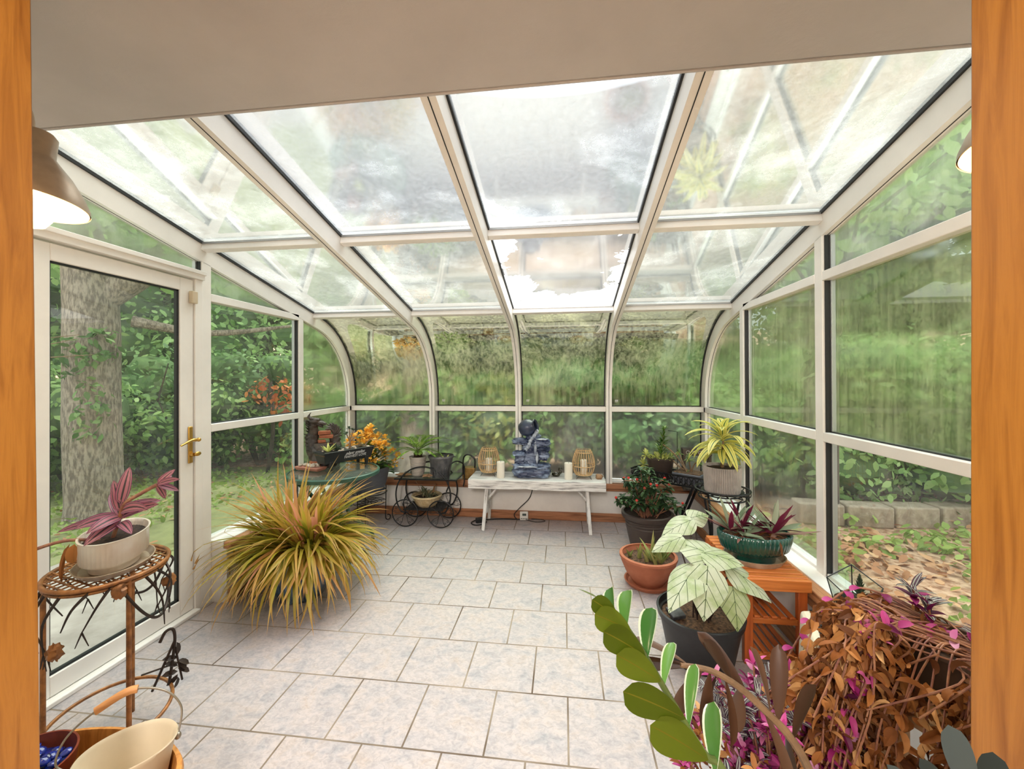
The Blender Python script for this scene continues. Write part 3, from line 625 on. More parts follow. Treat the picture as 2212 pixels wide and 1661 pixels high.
# ---- side walls
P1, P2, RZ, TZ = (2.377, 2.444), (3.352, 3.413), (1.1043, 1.1547), (1.9565, 2.007)
def lowz(y, off=0.10):
    a = profile(off, 40)
    for p, q in zip(a, a[1:]):
        if p[0] <= y <= q[0] and q[0] > p[0]: return p[1] + (q[1]-p[1])*(y-p[0])/(q[0]-p[0])
    return a[-2][1]
def side(sg):
    X = XL if sg < 0 else XR; xo = X + sg*0.065; xg = X + sg*0.040; nm = 'left' if sg < 0 else 'right'
    def bx(b, y0, y1, z0, z1, xa=None, xb=None):
        a_, b_ = (X, xo) if xa is None else (X+sg*xa, X+sg*xb); b.box(min(a_,b_), max(a_,b_), y0, y1, z0, z1)
    for (y0, y1), pn in ((P1, 'nearer'), (P2, 'farther')):
        b = MB(); z0 = 0.0 if (sg < 0 and y0 < 3) else SILL-0.01
        A_, C_ = lowz(y0, 0.125), lowz(y1, 0.125)
        xs = sorted((X, xo)); b.hexa([(xs[0],y0,z0),(xs[1],y0,z0),(xs[1],y1,z0),(xs[0],y1,z0)], [(xs[0],y0,A_),(xs[1],y0,A_),(xs[1],y1,C_),(xs[0],y1,C_)])
        trim(b, M['frame'], 'white aluminium post of the %s wall, the %s of two' % (nm, pn))
    def pane(yz, m, label, y0, y1, z0, z1, rail=None, lining=True, far=True):
        b = MB(); ids = [b.vert((xg, y, z)) for y, z in yz]; b.face(ids if sg < 0 else ids[::-1])
        o = win(b, m, label)
        if rail:
            f = MB(); bx(f, y0, y1, *rail); f.build('frame', M['frame'], o, bevel=0.003)
        if lining:
            g = MB(); e = 0.006
            for (d0, d1, q) in ((0.004, 0.022, 0),):
                (bx(g, y1-e, y1, z0, z1, 0.012, 0.036) if far else None); bx(g, y0, y0+e, z0, z1, 0.012, 0.036); bx(g, y0, y1, z0, z0+e, 0.03, 0.06)
            g.build('gasket', M['gasket'], o, smooth=False)
            g = MB(); (bx(g, y1-0.014, y1, z0, z1, 0.036, 0.06) if far else None); bx(g, y0, y0+0.014, z0, z1, 0.036, 0.06); g.build('spacer', M['spacer'], o, smooth=False)
        return o
    def curved(y0, ztop0): return
    secs = [(P1[1], P2[0])] + ([(1.53, P1[0])] if sg > 0 else [])
    for (y0, y1) in secs:
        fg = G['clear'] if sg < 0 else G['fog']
        loc = ('on the left wall' if sg < 0 else ('between the two right wall posts' if y0 > 2 else 'nearest the doorway on the right wall'))
        pane([(y0,SILL),(y1,SILL),(y1,RZ[0]),(y0,RZ[0])], (G['clear'] if (sg < 0 or y0 < 2) else G['low']), 'low upright glass pane '+loc, y0, y1, SILL, RZ[0], RZ)
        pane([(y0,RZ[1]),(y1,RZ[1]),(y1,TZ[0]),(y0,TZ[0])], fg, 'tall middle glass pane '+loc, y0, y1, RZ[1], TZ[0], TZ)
        pane([(y0,TZ[1]),(y1,TZ[1]),(y1,max(TZ[1],lowz(y1,0.1))),(y0,lowz(y0,0.1))], G['trans'], 'sloping-topped transom pane '+loc, y0, y1, TZ[1], (TZ[1]+lowz(y0,0.13))/2)
    y0 = P2[1]; pr = [p for p in profile(0.10, 24, zbot=RZ[1]) if p[0] > y0]
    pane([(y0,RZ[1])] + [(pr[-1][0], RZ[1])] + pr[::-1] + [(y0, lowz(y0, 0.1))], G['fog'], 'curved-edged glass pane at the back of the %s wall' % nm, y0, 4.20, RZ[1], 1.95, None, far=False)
    f = MB(); bx(f, y0, 4.25, *RZ); f.build('frame', M['frame'], bpy.data.objects['window_%d' % win_n[0]], bevel=0.003)
    pane([(y0,SILL),(4.30,SILL),(4.30,RZ[0]),(y0,RZ[0])], G['low'], 'low glass pane at the back corner of the %s wall' % nm, y0, 4.21, SILL, RZ[0], far=False)
    return pane, bx
side(1); pane, bx = side(-1)
# ---- glazed door and its frame
pane([(1.50,2.13),(2.377,2.13),(2.377,lowz(2.377,0.1)),(1.50,lowz(1.50,0.1))], G['trans'], 'sloping-topped transom pane over the glazed door', 1.50, 2.377, 2.13, 2.24)
b = MB(); bx(b, 1.50, 2.377, 2.075, 2.13, -0.022, 0.065); bx(b, 1.50, 2.377, 2.105, 2.13, -0.034, -0.02); bx(b, 2.322, 2.377, 0.0, 2.075, -0.004, 0.065); bx(b, 1.48, 1.505, 0.0, 2.075, -0.004, 0.065)
trim(b, M['frame'], 'white stepped frame around the glazed door')
b = MB(); bx(b, 1.50, 2.33, 0.0, 0.022, -0.035, 0.08); trim(b, M['frame'], 'pale metal threshold of the glazed door', 0.004)
b = MB(); bx(b, 1.508, 1.592, 0.025, 2.066, 0.006, 0.05); bx(b, 2.228, 2.318, 0.025, 2.066, 0.006, 0.05); bx(b, 1.592, 2.228, 1.988, 2.066, 0.006, 0.05); bx(b, 1.592, 2.228, 0.025, 0.117, 0.006, 0.05)
door = struct(b.build('door_1', M['frame'], bevel=0.004), 'white framed full glass door on the left wall', 'door')
b = MB(); ids = [b.vert((XL-0.034, y, z)) for y, z in ((1.59,0.115),(2.23,0.115),(2.23,1.99),(1.59,1.99))]; b.face(ids); b.build('pane', G['clear'], door)
b = MB(); bx(b, 2.214, 2.229, 0.117, 1.988, 0.016, 0.034); bx(b, 1.591, 1.600, 0.117, 1.988, 0.016, 0.034); bx(b, 1.592, 2.228, 0.116, 0.128, 0.016, 0.034); bx(b, 1.592, 2.228, 1.980, 1.989, 0.016, 0.034); b.build('gasket', M['gasket'], door)
h = MB(); hx = XL-0.006; hy = 2.292
h.obox((hx+0.004, hy, 1.045), 0.010, 0.030, 0.225); ho = h.build('handle_plate', M['brass'], door, bevel=0.004, label='brass handle plate')
h = MB(); h.tube([(hx,hy,1.075),(hx+0.045,hy,1.075)], 0.010, 10); h.tube(smoothpts([(hx+0.045,hy+0.012,1.075),(hx+0.046,hy-0.03,1.078),(hx+0.048,hy-0.075,1.066),(hx+0.048,hy-0.105,1.056)]), [0.010]*8+[0.008]*8+[0.006]*9, 10); h.blob((hx+0.05,hy+0.012,1.076),0.013,0.013,0.013,0,1,nu=10,nv=6); h.build('lever', M['brass'], ho)
h = MB(); h.tube([(hx,hy,0.985),(hx+0.03,hy,0.985)], 0.012, 10); h.blob((hx+0.036,hy+0.02,0.987),0.008,0.024,0.014,0,1,nu=10,nv=6); h.build('thumb_turn', M['brass'], ho)
h = MB(); h.obox((XL+0.012, 2.300, 1.955), 0.030, 0.038, 0.075); h.build('door_sensor', M['plasticbeige'], door, bevel=0.004, label='small cream alarm sensor')
# ---------------------------------------------------------------- outdoors
rng = np.random.default_rng(5)
def cloud(name, blobs, n, size, mat, parent=None, flat=0.35, shell=0.72, var=1.0, zmin=None, aspect=0.55):
    """n small bent leaves spread over ellipsoid blobs (cx,cy,cz,rx,ry,rz)"""
    Bn = np.array(blobs, float); wgt = Bn[:,3]*Bn[:,4]+Bn[:,4]*Bn[:,5]+Bn[:,3]*Bn[:,5]; wgt /= wgt.sum()
    k = rng.choice(len(Bn), n, p=wgt); d = rng.normal(size=(n,3)); d /= np.linalg.norm(d, axis=1)[:,None]
    rad = shell + (1.06-shell)*rng.random(n)**0.6
    p = Bn[k,:3] + d*Bn[k,3:]*rad[:,None]
    p += rng.normal(size=(n,3))*0.03
    if zmin is not None: p[:,2] = np.maximum(p[:,2], zmin + rng.random(n)*0.1)
    nrm = d + rng.normal(size=(n,3))*0.55; nrm[:,2] += flat; nrm /= np.linalg.norm(nrm, axis=1)[:,None]
    a = rng.normal(size=(n,3)); a[:,2] -= 0.4; a -= nrm*(a*nrm).sum(1)[:,None]; a /= np.linalg.norm(a, axis=1)[:,None]
    b = np.cross(nrm, a); L = size*(0.6+0.8*rng.random(n))[:,None]
    w1, w2 = b*L*aspect*0.46, b*L*aspect*0.40
    q1 = p + a*L*0.30 - nrm*L*0.02; q2 = p + a*L*0.66 - nrm*L*0.08
    vs = np.stack([p, q1+w1, q2+w2, p + a*L - nrm*L*0.20, q2-w2, q1-w1],1).reshape(-1,3).astype(np.float32)
    me = bpy.data.meshes.new(name); me.vertices.add(6*n); me.vertices.foreach_set('co', vs.ravel())
    me.loops.add(6*n); me.loops.foreach_set('vertex_index', np.arange(6*n, dtype=np.int32))
    me.polygons.add(n); me.polygons.foreach_set('loop_start', np.arange(0,6*n,6, dtype=np.int32)); me.polygons.foreach_set('loop_total', np.full(n,6,dtype=np.int32))
    me.update(calc_edges=True)
    val = np.clip(rng.random(n)*var*0.75 + 0.25*(rng.random(len(Bn))[k]), 0, 1)
    at = me.attributes.new('v', 'FLOAT', 'FACE'); at.data.foreach_set('value', val.astype(np.float32))
    me.materials.append(mat); o = bpy.data.objects.new(name, me); COL.objects.link(o)
    if parent: o.parent = parent
    return o
b = MB(); n = 40
def gz(x, y):                                            # ground height: flat near the house, a bank rising beyond
    r = math.hypot(x, max(0, y-1)); return -0.12 + max(0, r-8.5)*0.16 + 0.05*noise.noise(V((x*0.4, y*0.4, 0)))
xs = [-40+80*i/60 for i in range(61)]; ys = [-12+56*j/50 for j in range(51)]
ids = [[b.vert((x, y, gz(x, y)-(0.0 if (x < -2.4 or x > 1.45 or y > 4.4) else 0.25))) for x in xs] for y in ys]
for j in range(50):
    for i in range(60): b.face((ids[j][i], ids[j][i+1], ids[j+1][i+1], ids[j+1][i]))
struct(b.build('ground', M['ground']), 'brown leaf-strewn woodland ground outside', 'ground')
b = MB(); ids = []
for j in range(21):
    ids.append([])
    for i in range(21):
        x = -2.4 - 6.4*i/20; y = 0.2 + 6.6*j/20; ids[-1].append(b.vert((x, y, gz(x,y)+0.02)))
for j in range(20):
    for i in range(20): b.face((ids[j][i], ids[j+1][i], ids[j+1][i+1], ids[j][i+1]))
struct(b.build('ground_lawn', M['lawn']), 'worn green lawn outside the glazed door', 'lawn')
b = MB(); b.box(-4.1, -2.40, 0.6, 3.15, -0.2, -0.05); struct(b.build('ground_patio', M['concrete'], bevel=0.01), 'grey concrete patio slab outside the glazed door', 'patio')
for i, (x, y, a) in enumerate(((2.72,4.86,-8),(3.16,4.82,-4),(3.60,4.84,3),(4.06,4.9,8))):
    q = MB(); q.obox((0,0,0.11), 0.42, 0.24, 0.22); o = q.build('retaining_block', M['block'], loc=(x,y,-0.12), rotz=R(a), bevel=0.02, bseg=3)
    tag(o, 'tan stone edging block outside, %s from the room corner' % ('first','second','third','fourth')[i], 'stone block', 'garden edging blocks')
def gz2(x, y, s=0.02): return gz(x, y) + s
def scatter(name, n, x0, x1, y0, y1, size, mat, label, cat, clump=0, lift=0.03, flat=2.5):
    bl = []
    if clump:
        for _ in range(clump):
            x, y = rnd.uniform(x0,x1), rnd.uniform(y0,y1); r = rnd.uniform(0.10,0.28); bl.append((x,y,gz(x,y)+0.05,r,r,0.09))
        o = cloud(name, bl, n, size, mat, flat=1.2, shell=0.2)
    else:
        for _ in range(300):
            x, y = rnd.uniform(x0,x1), rnd.uniform(y0,y1); bl.append((x,y,gz(x,y)+lift,0.3,0.3,0.02))
        o = cloud(name, bl, n, size, mat, flat=flat, shell=0.0)
    return tag(o, label, cat, kind='stuff')
scatter('leaf_litter', 5200, 1.85, 7.5, 1.2, 7.5, 0.085, M['litter'], 'dry brown fallen leaves strewn over the ground right of the sunroom', 'fallen leaves')
scatter('weeds', 2600, 1.7, 6.5, 1.6, 5.2, 0.085, M['weed'], 'low pale green weeds growing through fallen leaves outside the right windows', 'weeds', clump=62)
scatter('grass', 4500, -7.6, -4.2, 2.2, 6.4, 0.07, M['weed'], 'short grass blades of the lawn outside the door', 'grass', lift=0.03, flat=0.3)
scatter('lawn_leaves', 900, -8.4, -3.4, 1.5, 6.8, 0.07, M['litter'], 'scattered fallen leaves on the lawn edge', 'fallen leaves')
def polar(az, r): return (r*sin(R(az)), r*cos(R(az)))
def tree(x, y, h, rc, z0, mat, label, group, n=2600, size=0.2, tr=0.14, cat='tree', core=True, nb=9):
    g = gz(x, y) - 0.05
    t = thing('tree', label, cat, (x, y, g), rnd.random()*6, group)
    b = MB(); lean = rnd.uniform(-0.3, 0.3)
    b.tube(smoothpts([(0,0,0),(lean*0.3,0.05,h*0.3),(lean,0.0,h*0.62),(lean*1.3,0.1,h*0.92)], 5), [tr*(1.25-0.9*k/15) for k in range(16)], 9)
    for k in range(4):
        a = rnd.random()*6.3; zz = h*rnd.uniform(0.35,0.6); b.tube([(lean*0.6,0,zz),(lean*0.6+cos(a)*rc*0.6,sin(a)*rc*0.6,zz+h*0.18)], [tr*0.45,tr*0.15], 6)
    b.build('trunk', M['barkd'], t)
    bl = []
    for k in range(nb):
        a = rnd.random()*6.3; q = rc*rnd.uniform(0.1,0.75); z = z0 + (h-z0)*rnd.random(); f = 1-0.5*abs((z-z0)/(h-z0)-0.35)
        bl.append((cos(a)*q*f, sin(a)*q*f, z, rc*rnd.uniform(.38,.6)*f, rc*rnd.uniform(.38,.6)*f, rc*rnd.uniform(.28,.45)))
    cr = cloud('crown', bl, n, size, mat, t)
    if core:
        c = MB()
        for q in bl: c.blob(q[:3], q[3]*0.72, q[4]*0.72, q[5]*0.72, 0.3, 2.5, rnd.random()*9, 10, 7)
        c.build('crown_shade_core', M['core'], cr)  # solid blobs filling the crown, painted in its inner shade
    return t
def shrub(x, y, h, r, mat, label, group, n=1500, size=0.12, cat='shrub'):
    g = gz(x, y) - 0.03; t = thing('shrub', label, cat, (x, y, g), rnd.random()*6, group)
    b = MB()
    for k in range(6):
        a = k*1.05+rnd.random(); b.tube([(0,0,0),(cos(a)*r*0.3,sin(a)*r*0.3,h*0.45),(cos(a)*r*0.6,sin(a)*r*0.6,h*0.8)], [0.03,0.02,0.008], 5)
    b.build('stem', M['barkd'], t)
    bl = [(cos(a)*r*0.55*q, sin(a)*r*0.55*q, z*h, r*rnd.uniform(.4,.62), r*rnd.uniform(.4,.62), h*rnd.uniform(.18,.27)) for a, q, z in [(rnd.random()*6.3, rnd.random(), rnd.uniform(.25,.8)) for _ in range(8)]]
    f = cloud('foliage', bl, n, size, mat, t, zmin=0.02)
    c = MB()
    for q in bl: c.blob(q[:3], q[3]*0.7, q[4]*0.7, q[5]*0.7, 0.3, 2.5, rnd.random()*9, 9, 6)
    c.build('shrub_shade_core', M['core'], f); return t  # solid filling blobs with the shrub's inner shade as their colour
# big oak seen through the glazed door
t = thing('oak_tree', 'large oak tree with rough grey trunk outside the glazed door', 'tree', (-5.32, 4.12, -0.16))
b = MB(); b.tube(smoothpts([(0.02,0,-0.05),(0,0,0.35),(-0.03,0.0,1.2),(-0.06,0.02,2.2),(-0.12,0.04,3.1)], 6), [0.36,0.31,0.28,0.265,0.255]+[0.25]*8+[0.245]*6+[0.24]*5+[0.25], 20)
b.tube(smoothpts([(-0.12,0.04,2.9),(-0.6,0.2,3.9),(-1.0,0.5,5.6)], 5), [0.21]*4+[0.17]*4+[0.12]*3, 12); b.tube(smoothpts([(-0.05,0.04,2.5),(0.42,0.35,3.05),(0.85,0.8,4.0),(1.3,1.2,5.6)], 5), [0.16]*6+[0.13]*6+[0.09]*4, 12)
b.tube(smoothpts([(0.25,0.2,2.3),(0.8,0.7,2.2),(1.5,1.3,2.35)], 5), [0.07,0.06,0.055,0.05,0.045,0.04,0.04,0.03,0.03,0.02,0.02], 8)
b.build('trunk', M['bark'], t)
cloud('crown', [(0.6,0.9,3.3,1.2,1.0,0.6),(-0.9,0.5,3.6,1.2,1.1,0.7),(1.8,1.9,3.6,1.1,1.1,0.8),(0.2,0.2,4.6,1.7,1.5,0.9),(-1.6,-0.8,4.2,1.1,1.1,0.7),(1.2,-0.3,4.0,0.9,0.9,0.5)], 4600, 0.17, M['foll'], t)
cloud('ivy', [(0.16,-0.18,1.3,0.13,0.12,0.35),(0.05,-0.26,1.85,0.16,0.06,0.22),(0.22,-0.1,2.0,0.1,0.14,0.2)], 260, 0.085, M['fold'], t)
b = MB(); rr_ = random.Random(4)
for k in range(14):
    p0 = V((-0.5+0.1*k*0.3, -1.0, 1.78)); a = rr_.uniform(-0.5,0.5); q = p0 + V((cos(a)*rr_.uniform(.4,1.1), 0.5*sin(a*3), rr_.uniform(-.25,.35))); b.tube([p0, (p0+q)/2 + V((0,0,rr_.uniform(-.05,.08))), q], [0.010,0.007,0.003], 5)
b.build('dead_branch', M['stemb'], t, label='bare pale dead branch')
t = thing('orange_shrub', 'small orange-leaved shrub with slim dark stem beyond the left windows', 'shrub', (*polar(-37.6, 8.0), -0.1))
b = MB(); b.tube(smoothpts([(0,0,0),(0.1,0,0.7),(0.05,0,1.5)], 4), 0.03, 6); b.build('stem', M['barkd'], t); cloud('foliage', [(0.1,0,1.35,.35,.35,.22),(0.3,0.1,1.0,.25,.25,.15)], 170, 0.1, M['folo'], t)
# shrubs along the lawn edge
gs = 'woodland shrubs beyond the lawn'
for az, r, h, rr in ((-66,8.2,2.0,1.2),(-59,8.6,1.9,1.2),(-54,8.8,2.1,1.2),(-49,9.0,2.3,1.3),(-45,8.6,1.6,1.1),(-42,9.2,2.0,1.2),(-38.5,8.9,2.1,1.2),(-34,9.0,2.2,1.3)):
    shrub(*polar(az, r), h, rr, M['fold'] if rnd.random() < 0.6 else M['fol'], 'dense green understory shrub beyond the lawn, seen through the door and left windows', gs, 3400, 0.10)
gb = 'shrubs close behind the back windows'
for az, r, h, rr, m in ((-29,7.4,1.7,1.0,'fol'),(-24,7.2,1.5,0.9,'fold'),(-19,6.8,1.7,1.0,'fol'),(-14,7.2,1.9,1.1,'fold'),(-9,6.9,1.6,1.0,'foly'),(-4,7.0,1.8,1.1,'fol'),(1,7.2,1.5,1.0,'foly'),(6,6.8,1.8,1.1,'fold'),(11,7.0,1.7,1.0,'fol'),(16,6.8,1.9,1.1,'fold')):
    shrub(*polar(az, r), h, rr, M[m], 'green bush crowding close behind the back windows', gb, 3200, 0.10)
gr_ = 'bushes on the bank outside the right windows'
for az, r, h, rr, m in ((22,6.6,1.8,1.1,'foll'),(27,6.9,2.0,1.2,'fol'),(32,6.8,1.8,1.2,'foll'),(37,7.0,2.2,1.3,'foll'),(42,7.0,1.9,1.2,'fol'),(48,7.2,2.0,1.3,'foll'),(55,7.4,2.2,1.3,'fol')):
    shrub(*polar(az, r), h, rr, M[m], 'leafy bush on the bank outside the right windows', gr_, 3400, 0.10)
gt = {'l': 'woodland trees beyond the lawn', 'b': 'woodland trees behind the back wall', 'r': 'woodland trees right of the sunroom'}
lt = {'l': 'tall leafy woodland tree beyond the lawn, seen through the door and left windows', 'b': 'tall woodland tree far behind the back windows', 'r': 'tall leafy woodland tree right of the sunroom'}
for az, r, h, rc, z0, m, k in ((-70,13,8,3.0,1.5,'fol','l'),(-61,12,8.5,3.0,1.2,'foll','l'),(-54,13,9,3.2,1.2,'fol','l'),(-47,12.5,8.5,3.0,1.2,'foll','l'),(-41,13,7.5,2.8,1.0,'fol','l'),(-35,12.5,7,2.8,1.0,'foll','l'),
        (-28,13,5.6,2.6,1.0,'fol','b'),(-21,12.5,5.2,2.5,1.0,'fold','b'),(-14,13,5.6,2.6,1.0,'fol','b'),(-7,13,5.2,2.6,1.0,'foly','b'),(0,13,5.6,2.6,1.0,'fol','b'),(7,12.5,6.2,2.6,1.0,'fold','b'),(14,12,7.0,2.8,1.0,'fol','b'),
        (21,11,8.0,2.8,1.0,'fol','r'),(28,10.5,8.5,2.8,1.0,'foll','r'),(36,10.5,9.0,3.0,1.0,'fol','r'),(44,10.5,9.0,3.0,1.0,'foll','r'),(53,11,9,3.0,1.0,'fol','r'),(62,11,9,3,1,'foll','r')):
    tree(*polar(az, r), h, rc, z0, M[m], lt[k], gt[k], 5200, 0.17)
t = tree(*polar(30.5, 5.6), 5.2, 1.9, 3.0, M['foll'], 'slender maple with pale drooping leaves close outside the right windows', None, 2200, 0.15, 0.06, core=False)
t = thing('bare_tree', 'pale grey tree trunk close behind the back windows, left of the palm', 'tree', (*polar(-20.6, 6.2), -0.12)); b = MB(); b.tube([(0,0,0),(0.02,0,0.6),(0.0,0,1.6),(-0.1,0,3.2)], [0.25,0.2,0.17,0.13], 14); b.build('trunk', M['bark'], t)
cloud('crown', [(-0.1,0,3.3,0.9,0.9,0.6),(0.4,0.4,2.9,0.7,0.7,0.4)], 700, 0.15, M['folo'], t)
# ---------------------------------------------------------------- helper shapes
def pot(name, parent, prof_out, wall, m, soil_z=None, soil_m=None, n=44, sx=1.0, sy=1.0, ripple=None, angle=50):
    """open vessel from an outer profile [(r,z)...]; inner wall offset; soil disc"""
    b = MB(); inner = [(max(0.005, r-wall), z) for r, z in prof_out[::-1] if z > prof_out[0][1]+wall]
    inner.append((max(0.004, prof_out[0][0]-wall), prof_out[0][1]+wall))
    b.lathe(prof_out + inner, n, sx=sx, sy=sy, ripple=ripple, capb=True, capt=True)
    o = b.build(name, m, parent, angle=angle)
    if soil_z is not None:
        rs = [r for r, z in prof_out if z <= soil_z] or [prof_out[0][0]]
        ra = np.interp(soil_z, [z for r, z in prof_out], [r for r, z in prof_out]) - wall*0.8
        s = MB(); rows = [[s.vert((q*ra*cos(2*PI*i/28)*sx, q*ra*sin(2*PI*i/28)*sy, soil_z + 0.012*(1-q) + rnd.uniform(-.004,.004))) for i in range(28)] for q in (1.0, .72, .42, .15)]
        for a_, c_ in zip(rows, rows[1:]):
            for i in range(28): s.face((a_[i], a_[(i+1) % 28], c_[(i+1) % 28], c_[i]))
        s.face(rows[-1]); s.build('soil', soil_m or M['soil'], parent)
    return o
def saucer(name, parent, r, h, m, wall=0.006, sx=1, sy=1, z=0.0):
    b = MB(); b.lathe([(r*0.86,z),(r,z+h),(r-wall,z+h),(r*0.84,z+wall),(0.004,z+wall)], 44, sx=sx, sy=sy, capt=True); return b.build(name, m, parent)
# ---------------------------------------------------------------- wall lamps (left one nearly all visible, right one just its edge)
def barn_lamp(x, y, z, label):
    t = thing('barn_wall_lamp', label, 'lamp', (x, y, z))
    b = MB(); pr = [(0.110,0.0),(0.108,0.014),(0.094,0.045),(0.070,0.085),(0.044,0.118),(0.034,0.132),(0.034,0.185),(0.026,0.195)]
    b.lathe(pr, 48, capb=False, capt=True, rot=Matrix.Rotation(R(-6), 3, 'X')); b.build('shade', M['shade'], t, solid=0.0)
    b = MB(); b.lathe([(r-0.003, q+0.001) for r, q in pr[:6]], 48, capb=False, capt=True, rot=Matrix.Rotation(R(-6), 3, 'X')); b.build('shade_lining', M['enamel'], t, label='white enamel inside of the shade')
    b = MB(); b.tube(smoothpts([(0,0,0.19),(0,-0.01,0.24),(0,-0.06,0.27),(0,-0.12,0.24),(0,-0.142,0.20)], 6), 0.010, 10); b.lathe([(0.05,0),(0.05,0.012),(0.02,0.018)], 24, c=(0,-0.146,0.20), rot=Matrix.Rotation(R(-90), 3, 'X'), capt=True); b.build('arm', M['shade'], t)
    b = MB(); b.lathe([(0.004,-0.062),(0.026,-0.055),(0.039,-0.036),(0.042,-0.016),(0.036,0.006),(0.022,0.030),(0.014,0.045),(0.014,0.085)], 28, capt=True); b.build('bulb', M['bulb'], t, label='glowing warm bulb')
    point('lamp_light', (x, y, z-0.075), 3.0, (255,228,196), 0.04)
    return t
barn_lamp(-1.352, 0.90, 1.900, 'galvanised barn wall lamp with glowing bulb at the upper left, over the plant stand')
barn_lamp(0.900, 0.90, 1.898, 'barn wall lamp on the right, only its lit shade edge showing beside the jamb')
# ---------------------------------------------------------------- oval twig plant stand by the door
SX, SY, SZ = -1.772, 1.425, 0.715; SA = R(126.5)
t = thing('twig_plant_stand', 'bronze iron plant stand with oval lattice top and twig sides, by the glazed door', 'plant stand', (SX, SY, 0), SA)
A_, B_ = 0.208, 0.178
b = MB(); b.tube(ring((0,0,SZ), A_, 48, r2=B_), 0.008, 10, closed=True); b.tube(ring((0,0,SZ-0.016), A_-0.004, 48, r2=B_-0.004), 0.006, 8, closed=True); b.build('rim', M['bronze'], t, label='oval bronze rim')
b = MB()
for s in (-1, 1):
    for k in range(-8, 9):
        c = k*0.036
        pts = []
        for q in range(-40, 41):
            x = q*0.0085; y = s*x*0.8 + c
            if (x/A_)**2 + (y/B_)**2 < 0.97: pts.append((x, y, SZ + s*0.0015))
        if len(pts) > 1: b.beam(pts[0], pts[-1], 0.007, 0.003)
b.build('lattice', M['bronze'], t)
for k, a in enumerate((214, 103, 353)):
    a = R(a); x, y = A_*cos(a)*0.97, B_*sin(a)*0.97
    b = MB(); b.tube([(x, y, 0.0), (x, y, SZ)], 0.0085, 10); b.build('leg', M['bronze'], t)
rr_ = random.Random(8); b = MB()
for k in range(16):
    a = k*2*PI/16 + rr_.uniform(-.1,.1); p = V((A_*cos(a)*0.97, B_*sin(a)*0.97, SZ-0.012)); a2 = a + rr_.choice((-1,1))*rr_.uniform(.25,.55); dz = rr_.uniform(.10,.26)
    q = V((A_*cos(a2)*1.02, B_*sin(a2)*1.02, SZ-0.012-dz)); m_ = (p+q)/2 + V((cos(a)*0.03, sin(a)*0.03, 0.02))
    b.tube(smoothpts([p, m_, q], 5), [0.006-0.0004*i for i in range(11)], 6)
    if k % 2:
        for e in (-1, 1): b.tube([q, q + V((e*0.018*sin(a2), -e*0.018*cos(a2), -0.05))], [0.003, 0.0015], 5)
for a0 in (205, 300):                                        # long twig garlands between the legs
    b.tube(smoothpts([(A_*cos(R(a0+d))*1.0, B_*sin(R(a0+d))*1.0, SZ-0.02-0.13*sin(PI*d/80)-0.10*d/80) for d in range(0, 81, 10)], 3), 0.0055, 6)
b.build('twigs', M['bronzed'], t)
for a, z in ((150, SZ-0.20), (272, SZ-0.10), (205, SZ-0.03)):
    b = MB(); b.blob((A_*cos(R(a))*1.02, B_*sin(R(a))*1.02, z), 0.022, 0.022, 0.026, 0.5, 7, a, 14, 9); b.build('pine_cone', M['bronze'], t)
b = MB(); b.tube(ring((0,0,0.13), A_+0.012, 44, r2=B_+0.012), 0.007, 8, closed=True)
b.build('lower_ring', M['bronze'], t)
b = MB(); q0 = V((0.095, -0.165, 0.13)); ev = V((0.25, -0.97, 0))
def EV(a, z): return q0 + ev*a + V((0, 0, z))
b.tube(smoothpts([EV(.0,.0), EV(.012,.10), EV(.020,.19), EV(.012,.235), EV(-.012,.232), EV(-.03,.195)], 6), 0.006, 7)
b.tube([EV(-.055,0), EV(.018,.18)], 0.005, 6); b.tube([EV(.045,0), EV(.018,.17)], 0.004, 6); b.tube([EV(-.09,.085), EV(.03,.082)], 0.0035, 6)
for k in range(9): b.leaf(EV(.03,.02+.012*k), ev*rr_.uniform(-.6,1) + V((0,0,rr_.uniform(-.9,.4))), 0.055, 0.024, 0.4, 0.3, 4, 'oval', up=(-.3,-.6,.4))
b.build('leaf_ornament', M['bronzed'], t, label='small upright twig ornament with metal leaves')
# white planter on the stand
t = thing('oval_planter', 'white ribbed oval ceramic planter with a purple striped plant, on the twig stand', 'planter', (SX+0.025, SY, SZ+0.006), SA)
saucer('saucer', t, 0.165, 0.024, M['clearplastic'], sx=1.0, sy=0.72)['label'] = 'stained clear plastic saucer'
def rip(a, z): return 0.014*sin(a*44) if 0.03 < z < 0.125 else 0.0
b = MB(); pr = [(0.115,0.010),(0.120,0.030),(0.155,0.050),(0.158,0.128),(0.164,0.136),(0.154,0.136),(0.148,0.122),(0.110,0.05)]
b.lathe(pr, 132, sx=1.0, sy=0.62, ripple=rip, capt=True); b.build('pot', M['whiteglaze'], t, angle=70)
s = MB(); s.lathe([(0.15,0.112),(0.06,0.118),(0.005,0.12)], 30, sx=1, sy=0.62, capb=False); s.build('soil', M['soil'], t)
pl = MB(); st = MB(); rr_ = random.Random(3)
base = V((-0.03, 0.0, 0.115)); Rz = Matrix.Rotation(-SA, 3, 'Z')
def wd(x, y, z): return Rz @ V((x, y, z))                    # direction given in room axes
st.tube(smoothpts([base, base+wd(0.02,0.01,0.08), base+wd(0.035,0.015,0.13), base+wd(0.07,0.055,0.165), base+wd(0.105,0.08,0.19)], 6), 0.007, 8)
